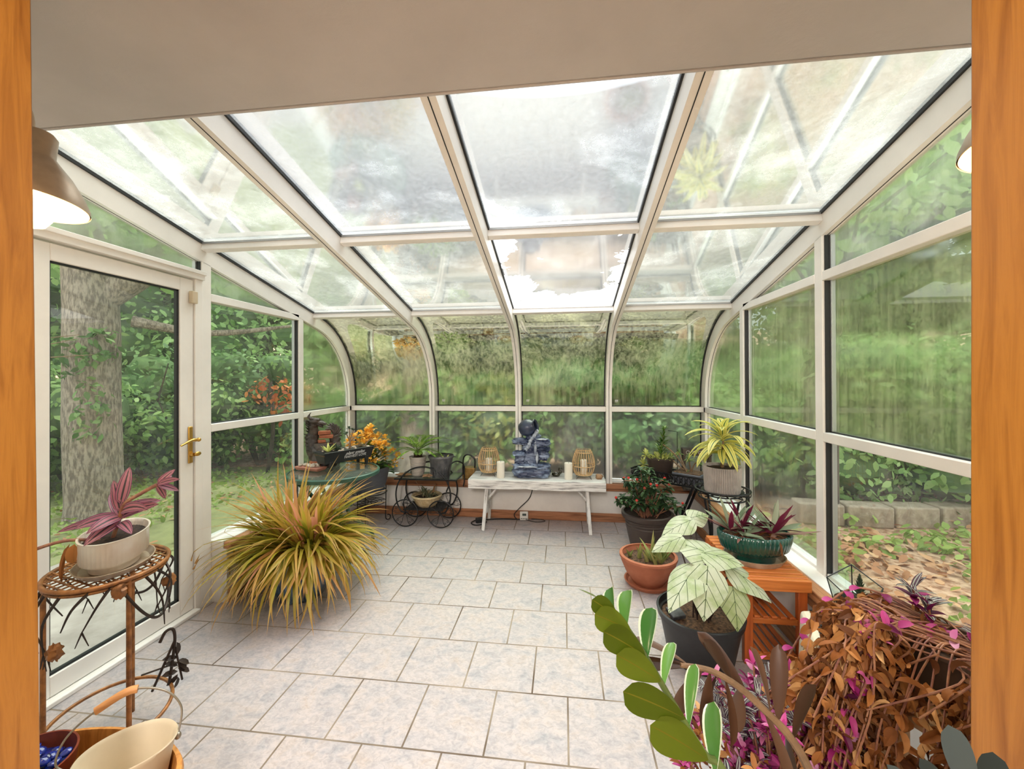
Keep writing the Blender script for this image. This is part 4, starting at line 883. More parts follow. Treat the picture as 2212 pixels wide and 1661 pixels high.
for d, L, W, bd, z in (((-.55,.25,.55),.17,.046,.6,.10),((.15,.1,1.0),.17,.050,.9,.15),((-.25,.05,.85),.15,.045,.35,.12),((.55,.15,.35),.17,.046,.7,.10),((.9,-.1,.5),.17,.05,1.1,.12),((-.8,-.35,.05),.23,.046,.6,.09),((-.3,-.7,.2),.15,.05,.9,.10),((.2,-.65,-.05),.17,.055,1.0,.09),((.35,-.75,.2),.16,.05,1.4,.10),((.7,-.4,.1),.16,.045,.8,.08),((-.2,.7,.4),.14,.045,.6,.09),((.4,.7,.3),.15,.045,.7,.12)):
    pl.leaf(base+wd(0.02,0.01,z-0.02), wd(*d), L*.86, W*1.08, bd*.8, 0.2, 8, 'lance', rr_.random(), up=wd(.62,-.5,.6))
for d, L in (((.5,.5,.75),.08),((.9,.2,.4),.09),((.1,.8,.4),.07),((.8,.6,-.35),.08),((.3,.2,-.7),.07)): pl.leaf(base+wd(0.105,0.08,0.19), wd(*d), L, 0.034, 0.5, 0.3, 5, 'lance', rr_.random(), up=wd(.6,-.5,.6))
st.tube(smoothpts([base+wd(-.03,-.02,-0.0), base+wd(-.10,-.09,0.02), base+wd(-.19,-.17,-.01), base+wd(-.27,-.24,-.045)], 6), 0.006, 8)
pl.build('leaves', M['trad'], t, angle=80); st.build('stems', M['stemp'], t)
b = MB(); b.leaf(base+wd(-.075,-.085,0.01), wd(-.1,-.2,-1), 0.14, 0.035, 0.2, 0.6, 6, 'oval', 0.5); b.leaf(base+wd(-.055,-.085,0.01), wd(.1,-.2,-.6), 0.07, 0.035, 0.6, 0.6, 6, 'oval', 0.7); b.build('dried_leaf', M['dry'], t)
# ---------------------------------------------------------------- wooden tub with bucket and bowl
t = thing('wooden_tub', 'oval orange wooden tub on the floor holding a beige bucket', 'tub', (-1.34, 0.975, 0))
b = MB(); b.lathe([(0.25,0.0),(0.31,0.36),(0.305,0.37),(0.29,0.37),(0.285,0.36),(0.23,0.02)], 64, sx=1.0, sy=0.52, capt=True); b.build('staves', M['tub'], t)
b = MB(); b.lathe([(0.297,0.28),(0.303,0.31),(0.299,0.31),(0.292,0.28)], 64, sx=1, sy=0.52, capb=False); b.build('hoop', M['bronze'], t)
def bucketrim(a): return 1 + 0.10*max(0, cos(a-R(222)))**14 + 0.05*max(0, cos(a-R(60)))**8
t = thing('bucket', 'beige plastic bucket with wire handle, sitting in the wooden tub', 'bucket', (-1.195, 1.005, 0.275), R(38))
t.scale = (0.74, 0.80, 0.84)
b = MB()
rip2 = lambda a, z: (bucketrim(a)-1)*max(0, (z-0.1)/0.09)
b.lathe([(0.098,0.0),(0.106,0.01),(0.140,0.175),(0.150,0.190),(0.147,0.194),(0.135,0.184),(0.100,0.012)], 72, sx=1.0, sy=0.74, ripple=rip2, capt=True); b.build('body', M['plasticbeige'], t, angle=60)
hd = [(-0.148,0.0,0.175),(-0.19,0.01,0.21),(-0.17,0.03,0.27),(-0.10,0.05,0.315),(0.0,0.06,0.345),(0.10,0.05,0.315),(0.155,0.03,0.25),(0.148,0.0,0.175)]
b = MB(); b.tube(smoothpts(hd, 8), 0.0035, 8); b.blob((-0.148,0,0.175),0.012,0.012,0.012,0,1); b.blob((0.148,0,0.175),0.012,0.012,0.012,0,1); b.build('handle', M['wire'], t)
b = MB(); b.tube(smoothpts(hd[3:6], 6)[:8], 0.0125, 12); b.build('grip', M['griplight'], t, label='turned wooden handle grip')
t = thing('glass_bead_bowl', 'reddish bowl in the wooden tub, left of the beige bucket', 'bowl', (-1.475, 0.965, 0.305))
pot('bowl', t, [(0.05,0.0),(0.085,0.02),(0.105,0.06),(0.110,0.095)], 0.005, M['redbowl'])
b = MB(); b.lathe([(0.10,0.055),(0.005,0.062)], 28, capb=False); b.build('bead_bed', M['bluebead'], t)
bead = MB(); bead.blob((0,0,0), 0.015, 0.013, 0.008, 0.1, 2, 1, 12, 7)
for k in range(46):
    a, q = rnd.random()*6.3, 0.088*math.sqrt(rnd.random())
    if k == 0: o = bd0 = bead.build('glass_bead', M['bluebead'], None)
    else: o = bd0.copy(); COL.objects.link(o)
    o.location = (-1.475+cos(a)*q, 0.965+sin(a)*q, 0.372+rnd.uniform(0,.010)); o.rotation_euler = (rnd.uniform(-.5,.5), rnd.uniform(-.5,.5), rnd.random()*6)
    tag(o, 'cobalt blue flat glass bead heaped in the reddish bowl', 'glass bead', 'blue glass beads in the bowl')
# ---------------------------------------------------------------- big grassy plant
t = thing('grassy_pot_plant', 'large arching yellow-green strap-leaved plant in a blue glazed pot by the door post', 'potted plant', (-1.76, 2.60, 0))
pot('pot', t, [(0.135,0.0),(0.15,0.01),(0.185,0.10),(0.20,0.20),(0.195,0.26),(0.205,0.31),(0.205,0.325)], 0.012, M['blueglaze'], 0.29, M['soil'])
b = MB(); rr_ = random.Random(21)
for k in range(560):
    az = rr_.random()*2*PI; el = R(rr_.choice((rr_.uniform(50,86), rr_.uniform(15,60), rr_.uniform(5,40)))); q = 0.13*math.sqrt(rr_.random())
    L = rr_.uniform(0.42, 0.66); left = max(0, -cos(az))
    L *= 1 - 0.30*left*(1 if abs(sin(az)) < 0.8 else 0.5)
    if sin(az) < -0.5: L *= 0.94
    if el > R(55): L = rr_.uniform(0.46, 0.66)
    bend = rr_.uniform(1.0, 2.0) if el < R(55) else rr_.uniform(0.3, 1.5)
    val = min(1, max(0, rr_.gauss(0.42, 0.24))) if el < R(60) else min(1, max(0, rr_.gauss(0.62, 0.25)))
    b.leaf((q*cos(az+1), q*sin(az+1)*1.0, 0.30), dirv(az, el), L, rr_.uniform(0.019, 0.032), bend, 0.22, 8, 'blade', val, roll=rr_.uniform(-.4,.4), twist=rr_.uniform(-.8,.8))
# leaves hanging down over the pot
for k in range(170):
    az = rr_.random()*2*PI; L = rr_.uniform(0.40, 0.62)
    b.leaf((0.12*cos(az), 0.12*sin(az), 0.31), dirv(az, R(rr_.uniform(5,50))), L, rr_.uniform(0.018,0.03), rr_.uniform(1.5,2.3), 0.2, 8, 'blade', min(1, max(0, rr_.gauss(0.45, 0.22))), roll=rr_.uniform(-.3,.3))
for i, v in enumerate(b.v):                                   # keep tips above the floor and off the glass
    x, y, z = v
    b.v[i] = (max(x, (-0.40 if (z < 0.41 and y > -0.17) else -0.505) + 0.01*sin(i)), y, max(z, 0.006))
b.build('leaves', M['grassbl'], t, angle=80)
# ---------------------------------------------------------------- glass patio table in the left corner
TX, TY, TZ_ = -1.865, 3.19, 0.70
t = thing('patio_table', 'round glass-topped patio table with dark green rim and legs in the left corner', 'table', (TX, TY, 0), R(0))
b = MB(); b.lathe([(0.350,TZ_-0.034),(0.357,TZ_-0.030),(0.357,TZ_-0.006),(0.350,TZ_),(0.339,TZ_),(0.337,TZ_-0.03)], 72, capb=False); b.build('rim', M['tablegreen'], t)
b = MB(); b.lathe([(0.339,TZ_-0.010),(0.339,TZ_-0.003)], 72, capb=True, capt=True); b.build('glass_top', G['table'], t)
for a, rf in ((67, .40), (-38, .28), (150, .27), (240, .29)):
    a = R(a); p = lambda r, z: (r*cos(a), r*sin(a), z)
    b = MB(); b.tube(smoothpts([p(0.325,TZ_-0.025), p(0.24,TZ_-0.10), p(0.14,0.46), p(0.13,0.34), p(rf*.6,0.21), p(rf*.87,0.11), p(rf*.98,0.06), p(rf,0.0)], 7), 0.015, 12); b.build('leg', M['tablegreen'], t)
b = MB(); b.tube(ring((0,0,0.40), 0.13, 32), 0.008, 8, closed=True); b.build('leg_ring', M['tablegreen'], t)
# trough planter with lettering
TA = R(62)
t = thing('trough_planter', 'black footed trough planter with white lettering and succulents, on the glass table', 'planter', (-1.842, 3.325, TZ_), TA)
L2, D1, D2 = 0.235, 0.058, 0.078
b = MB(); z0, z1, zt = 0.055, 0.150, 0.152
b.hexa([(-L2+0.02,-D1,z0),(L2-0.02,-D1,z0),(L2-0.02,D1,z0),(-L2+0.02,D1,z0)], [(-L2,-D2,z1),(L2,-D2,z1),(L2,D2,z1),(-L2,D2,z1)])
body = b.build('body', M['trough'], t, bevel=0.006)
b = MB(); b.tube([(-L2,-D2,z1),(L2,-D2,z1),(L2,D2,z1),(-L2,D2,z1)], 0.0045, 8, closed=True); b.build('rolled_rim', M['trough'], t)
for sx_ in (-0.165, 0.165):
    for sy_ in (-1, 1):
        b = MB(); y = sy_*(D1+0.002); b.hexa([(sx_-0.010,y-0.010,0),(sx_+0.010,y-0.010,0),(sx_+0.010,y+0.010,0),(sx_-0.010,y+0.010,0)], [(sx_-0.018,y-0.010,0.075),(sx_+0.018,y-0.010,0.075),(sx_+0.018,y+0.008,0.075),(sx_-0.018,y+0.008,0.075)])
        b.build('foot', M['trough'], t, bevel=0.003)
tilt = math.atan2(D2-D1, z1-z0)
mt = Matrix.Translation((0.045, -(D1+D2)/2-0.0035, 0.112)) @ Matrix.Rotation(R(90)+tilt*1.0, 4, 'X')
text_obj('script_lettering', 'plant smiles', 0.040, M['text'], t, mt @ Matrix.Translation((0,0.012,0)), shear=0.55, sx=0.95)
text_obj('capital_lettering', 'Harvest Love'.upper(), 0.031, M['text'], t, mt @ Matrix.Translation((0.008,-0.018,0)), spacing=0.98)
b = MB(); b.box(-L2+0.004, L2-0.004, -D2+0.006, D2-0.006, 0.125, 0.142); b.build('soil', M['soill'], t)
def pebble(nm, loc, s, m, label, grp, i, parent=None):
    q = MB(); q.blob((0,0,0), s, s*0.75, s*0.5, 0.35, 2, i*1.7, 12, 8); o = q.build(nm, m); o.location = loc; o.rotation_euler = (0,0,i*2.1); tag(o, label, 'stone', grp); return o
ca, sa = cos(TA), sin(TA)
for i in range(26):
    x, y = rnd.uniform(-.2,.22), rnd.uniform(-.06,.06)
    if abs(x+0.15) < 0.03 and abs(y) < 0.03: continue
    pebble('pebble', (-1.842+x*ca-y*sa, 3.325+x*sa+y*ca, TZ_+0.150), rnd.uniform(.010,.017), M['stone'], 'small pale pebble on the soil of the black lettered trough', 'pebbles in the trough planter', i)
b = MB()
for az, el, L in ((200,35,.09),(150,50,.085),(20,40,.095),(60,65,.09),(100,45,.08),(300,40,.085),(250,60,.08),(340,55,.10)): b.leaf((-0.155,0,0.145), dirv(R(az),R(el)), L, 0.024, 0.25, 0.35, 5, 'lance', rnd.random(), thick=0.004)
b.build('green_rosette', M['succy'], t)
b = MB()
for k in range(46): b.leaf((-0.075,0.0,0.145), dirv(rnd.random()*6.3, R(rnd.uniform(15,85))), rnd.uniform(.05,.085), 0.010, 0.1, 0.5, 4, 'lance', rnd.random(), thick=0.002)
b.build('spiky_rosette', M['succd'], t)
b = MB(); st = MB(); p0 = V((0.045,0,0.145))
for q in ((-.035,.0,.13),(.0,.01,.17),(.045,.02,.15),(.075,-.02,.12)):
    q = p0+V(q); st.tube(smoothpts([p0, p0+V((0,0,0.06)), q], 5), [0.008-0.0004*i for i in range(11)], 7)
    for k in range(7): b.leaf(q, dirv(k*0.9, R(rnd.uniform(5,70))), 0.028, 0.017, 0.2, 0.2, 4, 'oval', rnd.random(), thick=0.003)
st.build('jade_stem', M['stemb'], t); b.build('jade_leaves', M['succd'], t)
b = MB(); 
for k in range(60): b.leaf((0.15,0.0,0.148), dirv(rnd.random()*6.3, R(rnd.uniform(10,90))), rnd.uniform(.03,.045), 0.014, -0.3, 0.4, 4, 'fat', 0.6+0.4*rnd.random())
b.build('grey_rosette', M['greygr'], t)
b = MB(); b.tube(smoothpts([(0.19,0,0.145),(0.24,-.02,0.20),(0.33,-.05,0.185)],6), 0.003, 6); b.tube(smoothpts([(0.18,0,0.145),(0.27,0.02,0.21),(0.29,0.0,0.18)],6), 0.0025, 6); b.build('bare_twig', M['stemb'], t)
# dragon statue
t = thing('dragon_fountain', 'dark bronze dragon statue with brick ledges and a basin, on the glass table', 'statue', (-2.045, 3.345, TZ_), R(28))
b = MB()
b.lathe([(0.115,0.0),(0.12,0.012),(0.11,0.03),(0.10,0.05),(0.105,0.14),(0.095,0.20)], 30, ripple=lambda a, z: 0.08*sin(5*a+z*30)+0.05*sin(9*a), capt=True)
spine = smoothpts([(-0.03,0.01,0.03),(-0.075,0.0,0.12),(-0.095,0.01,0.21),(-0.085,0.01,0.29),(-0.085,-0.01,0.345),(-0.07,-0.03,0.38)], 8)
b.tube(spine, [0.066-0.032*k/40 for k in range(len(spine))], 16)
tail = smoothpts([(0.10,0.03,0.03),(0.115,-0.04,0.07),(0.04,-0.105,0.10),(-0.05,-0.085,0.13),(-0.09,-0.03,0.17)], 8); b.tube(tail, [0.034-0.018*abs(k/16-1) for k in range(len(tail))], 12)
b.tube(smoothpts([(0.06,0.02,0.04),(0.095,0.01,0.12),(0.085,0.01,0.20),(0.075,0.0,0.26)], 8), [0.058-0.001*k for k in range(25)], 14)
for k in range(4, len(spine)-4, 3):
    p = spine[k]
    for e in (-1, 0, 1): b.leaf(p+V((-0.035,0.02*e-.01,0.015)), (-0.6,0.3*e-.2,0.8), 0.045, 0.03, 0.4, 0.4, 3, 'lance')
hd = V((-0.07,-0.03,0.385))
b.blob(hd, 0.052, 0.036, 0.034, 0.35, 4, 3, 18, 12); b.blob(hd+V((0.052,-0.015,-0.012)), 0.045, 0.024, 0.017, 0.3, 5, 5, 14, 9, rot=Matrix.Rotation(R(18),3,'Y')); b.blob(hd+V((0.04,-0.012,-0.034)), 0.034, 0.018, 0.010, 0.3, 5, 6, 14, 8, rot=Matrix.Rotation(R(32),3,'Y'))
for s in (-1, 1):
    b.tube(smoothpts([hd+V((-0.02,s*0.02,0.02)), hd+V((-0.05,s*0.028,0.045)), hd+V((-0.03,s*0.03,0.075))],5), [0.011,0.010,0.010,0.009,0.008,0.007,0.006,0.005,0.004,0.003,0.002], 7)
    b.leaf(hd+V((-0.035,s*0.02,0.0)), (-0.9,s*0.5,0.35), 0.06, 0.035, 0.2, 0.3, 4, 'lance'); b.leaf(hd+V((-0.035,s*0.02,-0.015)), (-0.9,s*0.4,-0.2), 0.05, 0.03, 0.2, 0.3, 4, 'lance')
    b.blob(hd+V((0.022,s*0.028,0.012)), 0.008, 0.006, 0.007, 0, 1, nu=8, nv=6)
for k in range(11):                                          # second crest of curling fronds on the right
    a = R(-30+k*21); p = V((0.075,0.01,0.225+0.006*k)); q = p + V((0.085*cos(a)*0.8, 0.02*sin(k), 0.075*sin(a)+0.03))
    b.tube(smoothpts([p, (p+q)/2+V((0.01,0.0,0.012)), q],4), [0.015,0.014,0.013,0.012,0.011,0.010,0.008,0.006,0.003], 7)
for i_, v_ in enumerate(b.v):
    q_ = V(v_); n_ = noise.noise_vector(q_*38)*0.007 + noise.noise_vector(q_*90)*0.004; b.v[i_] = (v_[0]+n_.x, v_[1]+n_.y, max(0, v_[2]+n_.z))
b.build('body', M['statue'], t, angle=70)
b = MB(); b.lathe([(0.02,0.10),(0.055,0.115),(0.072,0.145),(0.075,0.158),(0.066,0.158),(0.06,0.146),(0.01,0.118)], 30, c=(0.015,-0.085,0.0), ripple=lambda a, z: 0.10*sin(3*a), capt=True); b.build('basin', M['statue'], t)
b = MB()
for c_, s_, a in (((0.0,0.0,0.285),(0.10,0.07,0.030),10),((0.02,0.0,0.252),(0.11,0.08,0.028),-6),((0.02,-0.04,0.185),(0.11,0.07,0.028),8),((-0.02,-0.02,0.215),(0.06,0.05,0.026),20)): b.obox(c_, *s_, Matrix.Rotation(R(a),3,'Z'))
b.build('brick_ledge', M['brick'], t, bevel=0.005, label='terracotta coloured brick ledges')
b = MB(); b.obox((-0.135,0.03,0.20), 0.02, 0.05, 0.12, Matrix.Rotation(R(-6),3,'Y')); b.build('pump_box', M['cord'], t, bevel=0.006)
# clay tray of pebbles, brick
t = thing('clay_tray', 'oblong clay tray heaped with pebbles on the glass table left of the trough', 'tray', (-2.06, 3.175, TZ_), R(-14))
b = MB(); b.hexa([(-.115,-.042,0),(.115,-.042,0),(.115,.042,0),(-.115,.042,0)], [(-.13,-.055,.03),(.13,-.055,.03),(.13,.055,.03),(-.13,.055,.03)]); b.build('tray_body', M['traytc'], t, bevel=0.008)
for i in range(24):
    x, y = rnd.uniform(-.105,.105), rnd.uniform(-.038,.038); a = R(-14)
    pebble('pebble', (-2.06+x*cos(a)-y*sin(a), 3.175+x*sin(a)+y*cos(a), TZ_+0.035+rnd.uniform(0,.010)), rnd.uniform(.014,.021), M['stone'], 'rounded tan pebble heaped in the clay tray on the glass table', 'pebbles in the clay tray', i+40)
b = MB(); b.obox((0,0,0.042), 0.12, 0.06, 0.028); b.obox((0,0,0.014), 0.12, 0.06, 0.028); o = b.build('brick_block', M['brick'], loc=(-2.06, 3.262, TZ_), rotz=R(-14), bevel=0.004)
tag(o, 'small orange brick block on the glass table between dragon and clay tray', 'brick')
# ---------------------------------------------------------------- orange flowers on a wire stand
FX, FY = -1.925, 3.94
t = thing('wire_plant_stand', 'thin black wire plant stand with scroll feet in the back left corner', 'plant stand', (FX, FY, 0))
b = MB(); b.tube(ring((0,0,0.315), 0.165, 40), 0.005, 8, closed=True); b.build('ring', M['black'], t)
b = MB()
for r in (0.155, 0.115, 0.075): b.tube(ring((0,0,0.215), r, 36), 0.003, 6, closed=True)
for k in range(4): b.tube([(0.155*cos(k*PI/4),0.155*sin(k*PI/4),0.215),(-0.155*cos(k*PI/4),-0.155*sin(k*PI/4),0.215)], 0.003, 6)
b.build('shelf', M['black'], t)
for a in (282, 42, 162):
    a = R(a); p = lambda r, z: (r*cos(a), r*sin(a), z)
    b = MB(); b.tube([p(0.165,0.36), p(0.160,0.03)] + [p(0.185+0.025*cos(R(q)), 0.030+0.025*sin(R(q))) for q in range(180, 470, 24)], 0.005, 8); b.build('leg', M['black'], t)
t = thing('flower_pot', 'slate grey pot of bright orange flowers on the wire stand in the corner', 'potted plant', (FX, FY, 0.322))
pot('pot', t, [(0.125,0.0),(0.135,0.015),(0.165,0.10),(0.195,0.245),(0.20,0.25)], 0.008, M['greypot'], 0.225)
saucer('saucer', t, 0.15, 0.022, M['greypot'], z=-0.002)
b = MB(); f = MB(); rr_ = random.Random(5); st = MB()
for k in range(58):
    az = rr_.random()*6.3; el = R(rr_.uniform(5,88)); rr0 = rr_.uniform(.24,.38); d = dirv(az, el); c_ = V((0,0,0.22)) + V((d.x*rr0*0.80, d.y*rr0*0.62, d.z*rr0*1.05))
    c_.x = max(-0.26, c_.x)
    if k % 2 == 0: st.tube([(0,0,0.22), V((0,0,0.24))*0.5+c_*0.5, c_], 0.003, 5)
    for q in range(26):
        e = dirv(rr_.random()*6.3, R(rr_.uniform(-30,90))); pp = c_ + e*rr_.uniform(.015,.045); f.leaf(pp, e + V((rr_.uniform(-.8,.8),rr_.uniform(-.8,.8),rr_.uniform(-.3,.6))), 0.030, 0.028, 0.3, 0.2, 3, 'oval', min(1,max(0,rr_.gauss(.45,.25))))
for k in range(190):
    az = rr_.random()*6.3; el = R(rr_.uniform(-10,75)); d = dirv(az, el); q = rr_.uniform(.10,.27); p = V((0,0,0.23))+V((d.x*q*0.8, d.y*q*0.65, d.z*q)); p.x = max(-0.24, p.x)
    b.leaf(p, d+V((rr_.uniform(-.5,.5),rr_.uniform(-.5,.5),rr_.uniform(-.4,.4))), 0.06, 0.04, 0.5, 0.2, 4, 'oval', rr_.random()*.8)
b.build('leaves', M['leafy'], t); f.build('flowers', M['orangefl'], t, angle=80); st.build('stems', M['stemg'], t)
# ---------------------------------------------------------------- iron flower cart
CX_, CYF, CYB = -1.36, 3.89, 4.175
t = thing('flower_cart', 'black wrought iron flower cart with four scrolled wheels against the back wall', 'cart', (CX_, 0, 0))
def wheel(x, y):
    b = MB(); b.tube(ring((x,y,0.135), 0.129, 40, 'xz'), 0.006, 8, closed=True)
    w_ = b.build('wheel', M['black'], t)
    s = MB()
    for k in range(5):
        a0 = 90+72*k
        P = lambda r, a: (x+r*cos(R(a)), y, 0.135+r*sin(R(a)))
        for e in (-1, 1):
            s.tube(smoothpts([P(0.008,a0), P(0.05,a0+e*10), P(0.09,a0+e*17), P(0.122,a0+e*13)], 4), 0.0025, 6)
            cc = P(0.103, a0+e*9); s.tube([(cc[0]+0.013*(1-q/16)*cos(R(a0+e*(90+q*30))), y, cc[2]+0.013*(1-q/16)*sin(R(a0+e*(90+q*30)))) for q in range(13)], 0.002, 5)
    s.build('spokes', M['black'], w_)
    h_ = MB(); h_.tube([(x,y-0.012,0.135),(x,y+0.012,0.135)], 0.010, 10); h_.build('hub', M['black'], w_)
for x in (-0.178, 0.178):
    for y in (CYF, CYB): wheel(x, y)
for y in (CYF+0.012, CYB-0.012):
    b = MB(); b.tube([(0.275*cos(R(a))*1.0, y, 0.31+0.275*sin(R(a))) for a in range(-36, 217, 6)], 0.0075, 8)
    b.tube([(0.275*cos(R(-36)), y, 0.31+0.275*sin(R(-36))), (0.178, y, 0.135)], 0.0075, 8); b.tube([(0.275*cos(R(216)), y, 0.31+0.275*sin(R(216))), (-0.178, y, 0.135)], 0.0075, 8); b.build('hoop', M['black'], t)
b = MB(); z = 0.165
for y in (CYF+0.012, CYB-0.012): b.tube([(-0.20,y,z),(0.20,y,z)], 0.006, 8)
for k in range(15): y = CYF+0.012 + (CYB-CYF-0.024)*k/14; b.tube([(-0.19,y,z),(0.19,y,z)], 0.0028, 6)
for x in (-0.19, 0.0, 0.19): b.tube([(x,CYF+0.012,z),(x,CYB-0.012,z)], 0.005, 6)
b.build('lower_tray', M['black'], t)
b = MB(); z = 0.470
for y in (CYF, CYB): b.box(-0.285, 0.335, y-0.008, y+0.008, z-0.012, z)
for x in (-0.285, -0.06, 0.335): b.box(x-0.006, x+0.006, CYF, CYB, z-0.010, z-0.002)
b.build('shelf_frame', M['black'], t)
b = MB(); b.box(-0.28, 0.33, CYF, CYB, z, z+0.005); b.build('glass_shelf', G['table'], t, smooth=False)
b = MB()
for x in (0.255, 0.360):
    b.tube([(x-0.02 if x < 0.3 else x-0.01, CYF+0.01 if x < 0.3 else CYB-0.06, 0.35)] + [(x, CYF+0.01 if x < 0.3 else CYB-0.06, q) for q in (0.40, 0.50, 0.56)], 0.007, 8)
b.tube(smoothpts([(0.255,CYF+0.01,0.55),(0.265,CYF+0.03,0.605),(0.31,CYF+0.09,0.63),(0.35,CYF+0.17,0.60),(0.36,CYB-0.06,0.55)], 6), 0.007, 8)
b.tube(smoothpts([(0.335,CYB,0.46),(0.335,CYB,0.60),(0.36,CYB-0.01,0.655),(0.41,CYB-0.01,0.66),(0.455,CYB-0.01,0.62),(0.46,CYB-0.01,0.56),(0.455,CYB-0.01,0.53)], 6), 0.0075, 8)
b.build('handle', M['black'], t)
# pots on the cart
CZ = 0.476
t = thing('sago_palm', 'small palm in a taupe ridged tapered pot on the iron cart', 'potted plant', (-1.452, 4.02, CZ))
pr = [(0.056,0.0),(0.060,0.006)] + [(0.060+0.024*k/24 + 0.0018*(1 if k % 2 else -1), 0.006+0.178*k/24) for k in range(1, 24)] + [(0.085,0.184),(0.086,0.19)]
pot('pot', t, pr, 0.005, M['taupe'], 0.172, angle=30)
b = MB(); b.blob((0,0,0.20), 0.042, 0.042, 0.055, 0.35, 8, 2, 16, 10); b.build('trunk', M['soil'], t)
b = MB(); s = MB(); rr_ = random.Random(9)
for az, el, L in ((170,42,.36),(200,30,.27),(235,25,.25),(290,35,.24),(330,28,.28),(10,45,.32),(30,52,.34),(60,60,.30),(100,62,.28),(140,55,.30),(270,62,.24),(0,25,.27),(185,66,.26),(345,60,.30)):
    d = dirv(R(az), R(el)); p = V((0,0,0.235)); side_ = d.cross(V((0,0,1))).normalized(); pts = [p.copy()]; nseg = 20
    for k in range(nseg):
        p = p + d*L/nseg; pts.append(p.copy()); d = (Matrix.Rotation(-R(66)/nseg, 3, side_) @ d)
        if k > 1:
            ll = 0.085*sin(PI*(k/nseg)**0.8)+0.015
            for e in (-1, 1): b.leaf(p, side_*e*0.8 + d*0.75 + V((0,0,0.22)), ll, 0.0145, 0.35, 0.1, 3, 'lance', rr_.random())
    s.tube(pts, [0.0035*(1-0.7*k/nseg) for k in range(nseg+1)], 5)
b.build('fronds', M['sago'], t); s.build('midribs', M['stemg'], t)
t = thing('pewter_pot', 'pewter grey embossed pot, nearly empty, on the iron cart right of the palm', 'pot', (-1.205, 3.995, CZ))
pot('pot', t, [(0.083,0.0),(0.086,0.008),(0.118,0.185),(0.128,0.19),(0.130,0.205),(0.126,0.21)], 0.006, M['pewter'], 0.16, M['soill'])
b = MB(); 
for k in range(9):
    a = R(200+k*16); q0 = V((0.101*cos(a),0.101*sin(a),0.095))
    b.tube([(0.1035*cos(a+0.05*sin(q)) , 0.1035*sin(a+0.05*sin(q)), 0.03+0.13*q/12) for q in range(13)], 0.003, 5)
b.build('relief', M['pewter'], t)
b = MB()
for k in range(12): b.leaf((rnd.uniform(0,.07), rnd.uniform(-.04,.06), 0.175), dirv(rnd.random()*6.3, R(rnd.uniform(0,50))), 0.05, 0.02, 0.6, 0.3, 4, 'lance', 0.7)
b.build('dry_leaves', M['succy'], t)
q = MB(); q.blob((0,0,0), 0.085, 0.030, 0.014, 0.4, 3, 2, 16, 8); o = q.build('driftwood_piece', M['driftwood'], loc=(-1.585,3.985,CZ+0.012)); tag(o, 'flat piece of driftwood on the left end of the cart shelf', 'driftwood')
q = MB()
for k in range(5):
    q.tube([(0,0,0.004),(0.06*cos(R(k*72+15)),0.06*sin(R(k*72+15)),0.002)], [0.016,0.006], 8)
o = q.build('starfish', M['driftwood'], loc=(-1.325,3.945,CZ+0.014)); tag(o, 'dried tan starfish on the cart shelf between palm and pewter pot', 'starfish')
t = thing('woven_bowl_plant', 'tan woven-pattern bowl with a sprawling grey-green plant on the cart lower tray', 'potted plant', (-1.365, 4.03, 0.169))
def wv(a, z): return 0.03*sin(a*36 + (1 if int(z*55) % 2 else -1)*PI/2 + z*60)
pot('bowl', t, [(0.075,0.0),(0.085,0.006),(0.105,0.03),(0.122,0.06),(0.135,0.09),(0.138,0.098)], 0.008, M['weave'], None, n=144, ripple=lambda a, z: 0.022*sin(a*30+260*z) if 0.01 < z < 0.092 else 0.0)
b = MB(); b.tube(ring((0,0,0.105), 0.142, 44), 0.011, 10, closed=True); b.build('rim', M['weave'], t)
s = MB(); s.lathe([(0.13,0.085),(0.005,0.095)], 28, capb=False); s.build('soil', M['soil'], t)
b = MB()
for k in range(34):
    az = rnd.random()*6.3; b.leaf((rnd.uniform(-.06,.06), rnd.uniform(-.05,.05), 0.09), dirv(az, R(rnd.uniform(10,75))), rnd.uniform(.10,.19), rnd.uniform(.016,.026), rnd.uniform(.9,1.9), 0.3, 6, 'blade', rnd.random(), roll=rnd.uniform(-.3,.3))
b.build('leaves', M['greygr'], t)
s = MB(); s.tube([(-0.02,-0.02,0.09),(-0.12,-0.05,0.30)], 0.002, 5); s.build('stake', M['stemb'], t)
b = MB(); b.obox((0,0,0.055), 0.13, 0.10, 0.11); b.obox((0,0,0.113), 0.136, 0.106, 0.008); o = b.build('gold_tin', M['goldtin'], loc=(-0.985,4.285,SILL+0.003), bevel=0.006, bseg=3); tag(o, 'square gold tin on the back sill between cart and whitewashed bench', 'tin')
# ---------------------------------------------------------------- whitewashed bench
BZ = 0.49
t = thing('whitewashed_bench', 'distressed whitewashed plank bench before the back windows', 'bench', (-0.258, 4.03, 0))
b = MB(); n = 40; hw, hd = 0.643, 0.18; rows = []
for k in range(n+1):
    x = -hw + 2*hw*k/n; j = 0.004*noise.noise(V((x*6,1,0))); d_ = 0.010*max(0, 1-abs(x+0.10)/0.10)
    rows.append([b.vert(p) for p in ((x,-hd+j,BZ),(x,-hd+j-0.002,BZ-0.03),(x,-hd+j+0.004+d_,BZ-0.055),(x,-hd+j+0.002,BZ-0.088+d_*0.8),(x,hd,BZ-0.088),(x,hd,BZ))])
for a_, c_ in zip(rows, rows[1:]):
    for i in range(6): b.face((a_[i], c_[i], c_[(i+1) % 6], a_[(i+1) % 6]))
b.face(rows[0]); b.face(rows[-1][::-1]); b.build('top', M['whitewash'], t, angle=30, bevel=0.004)
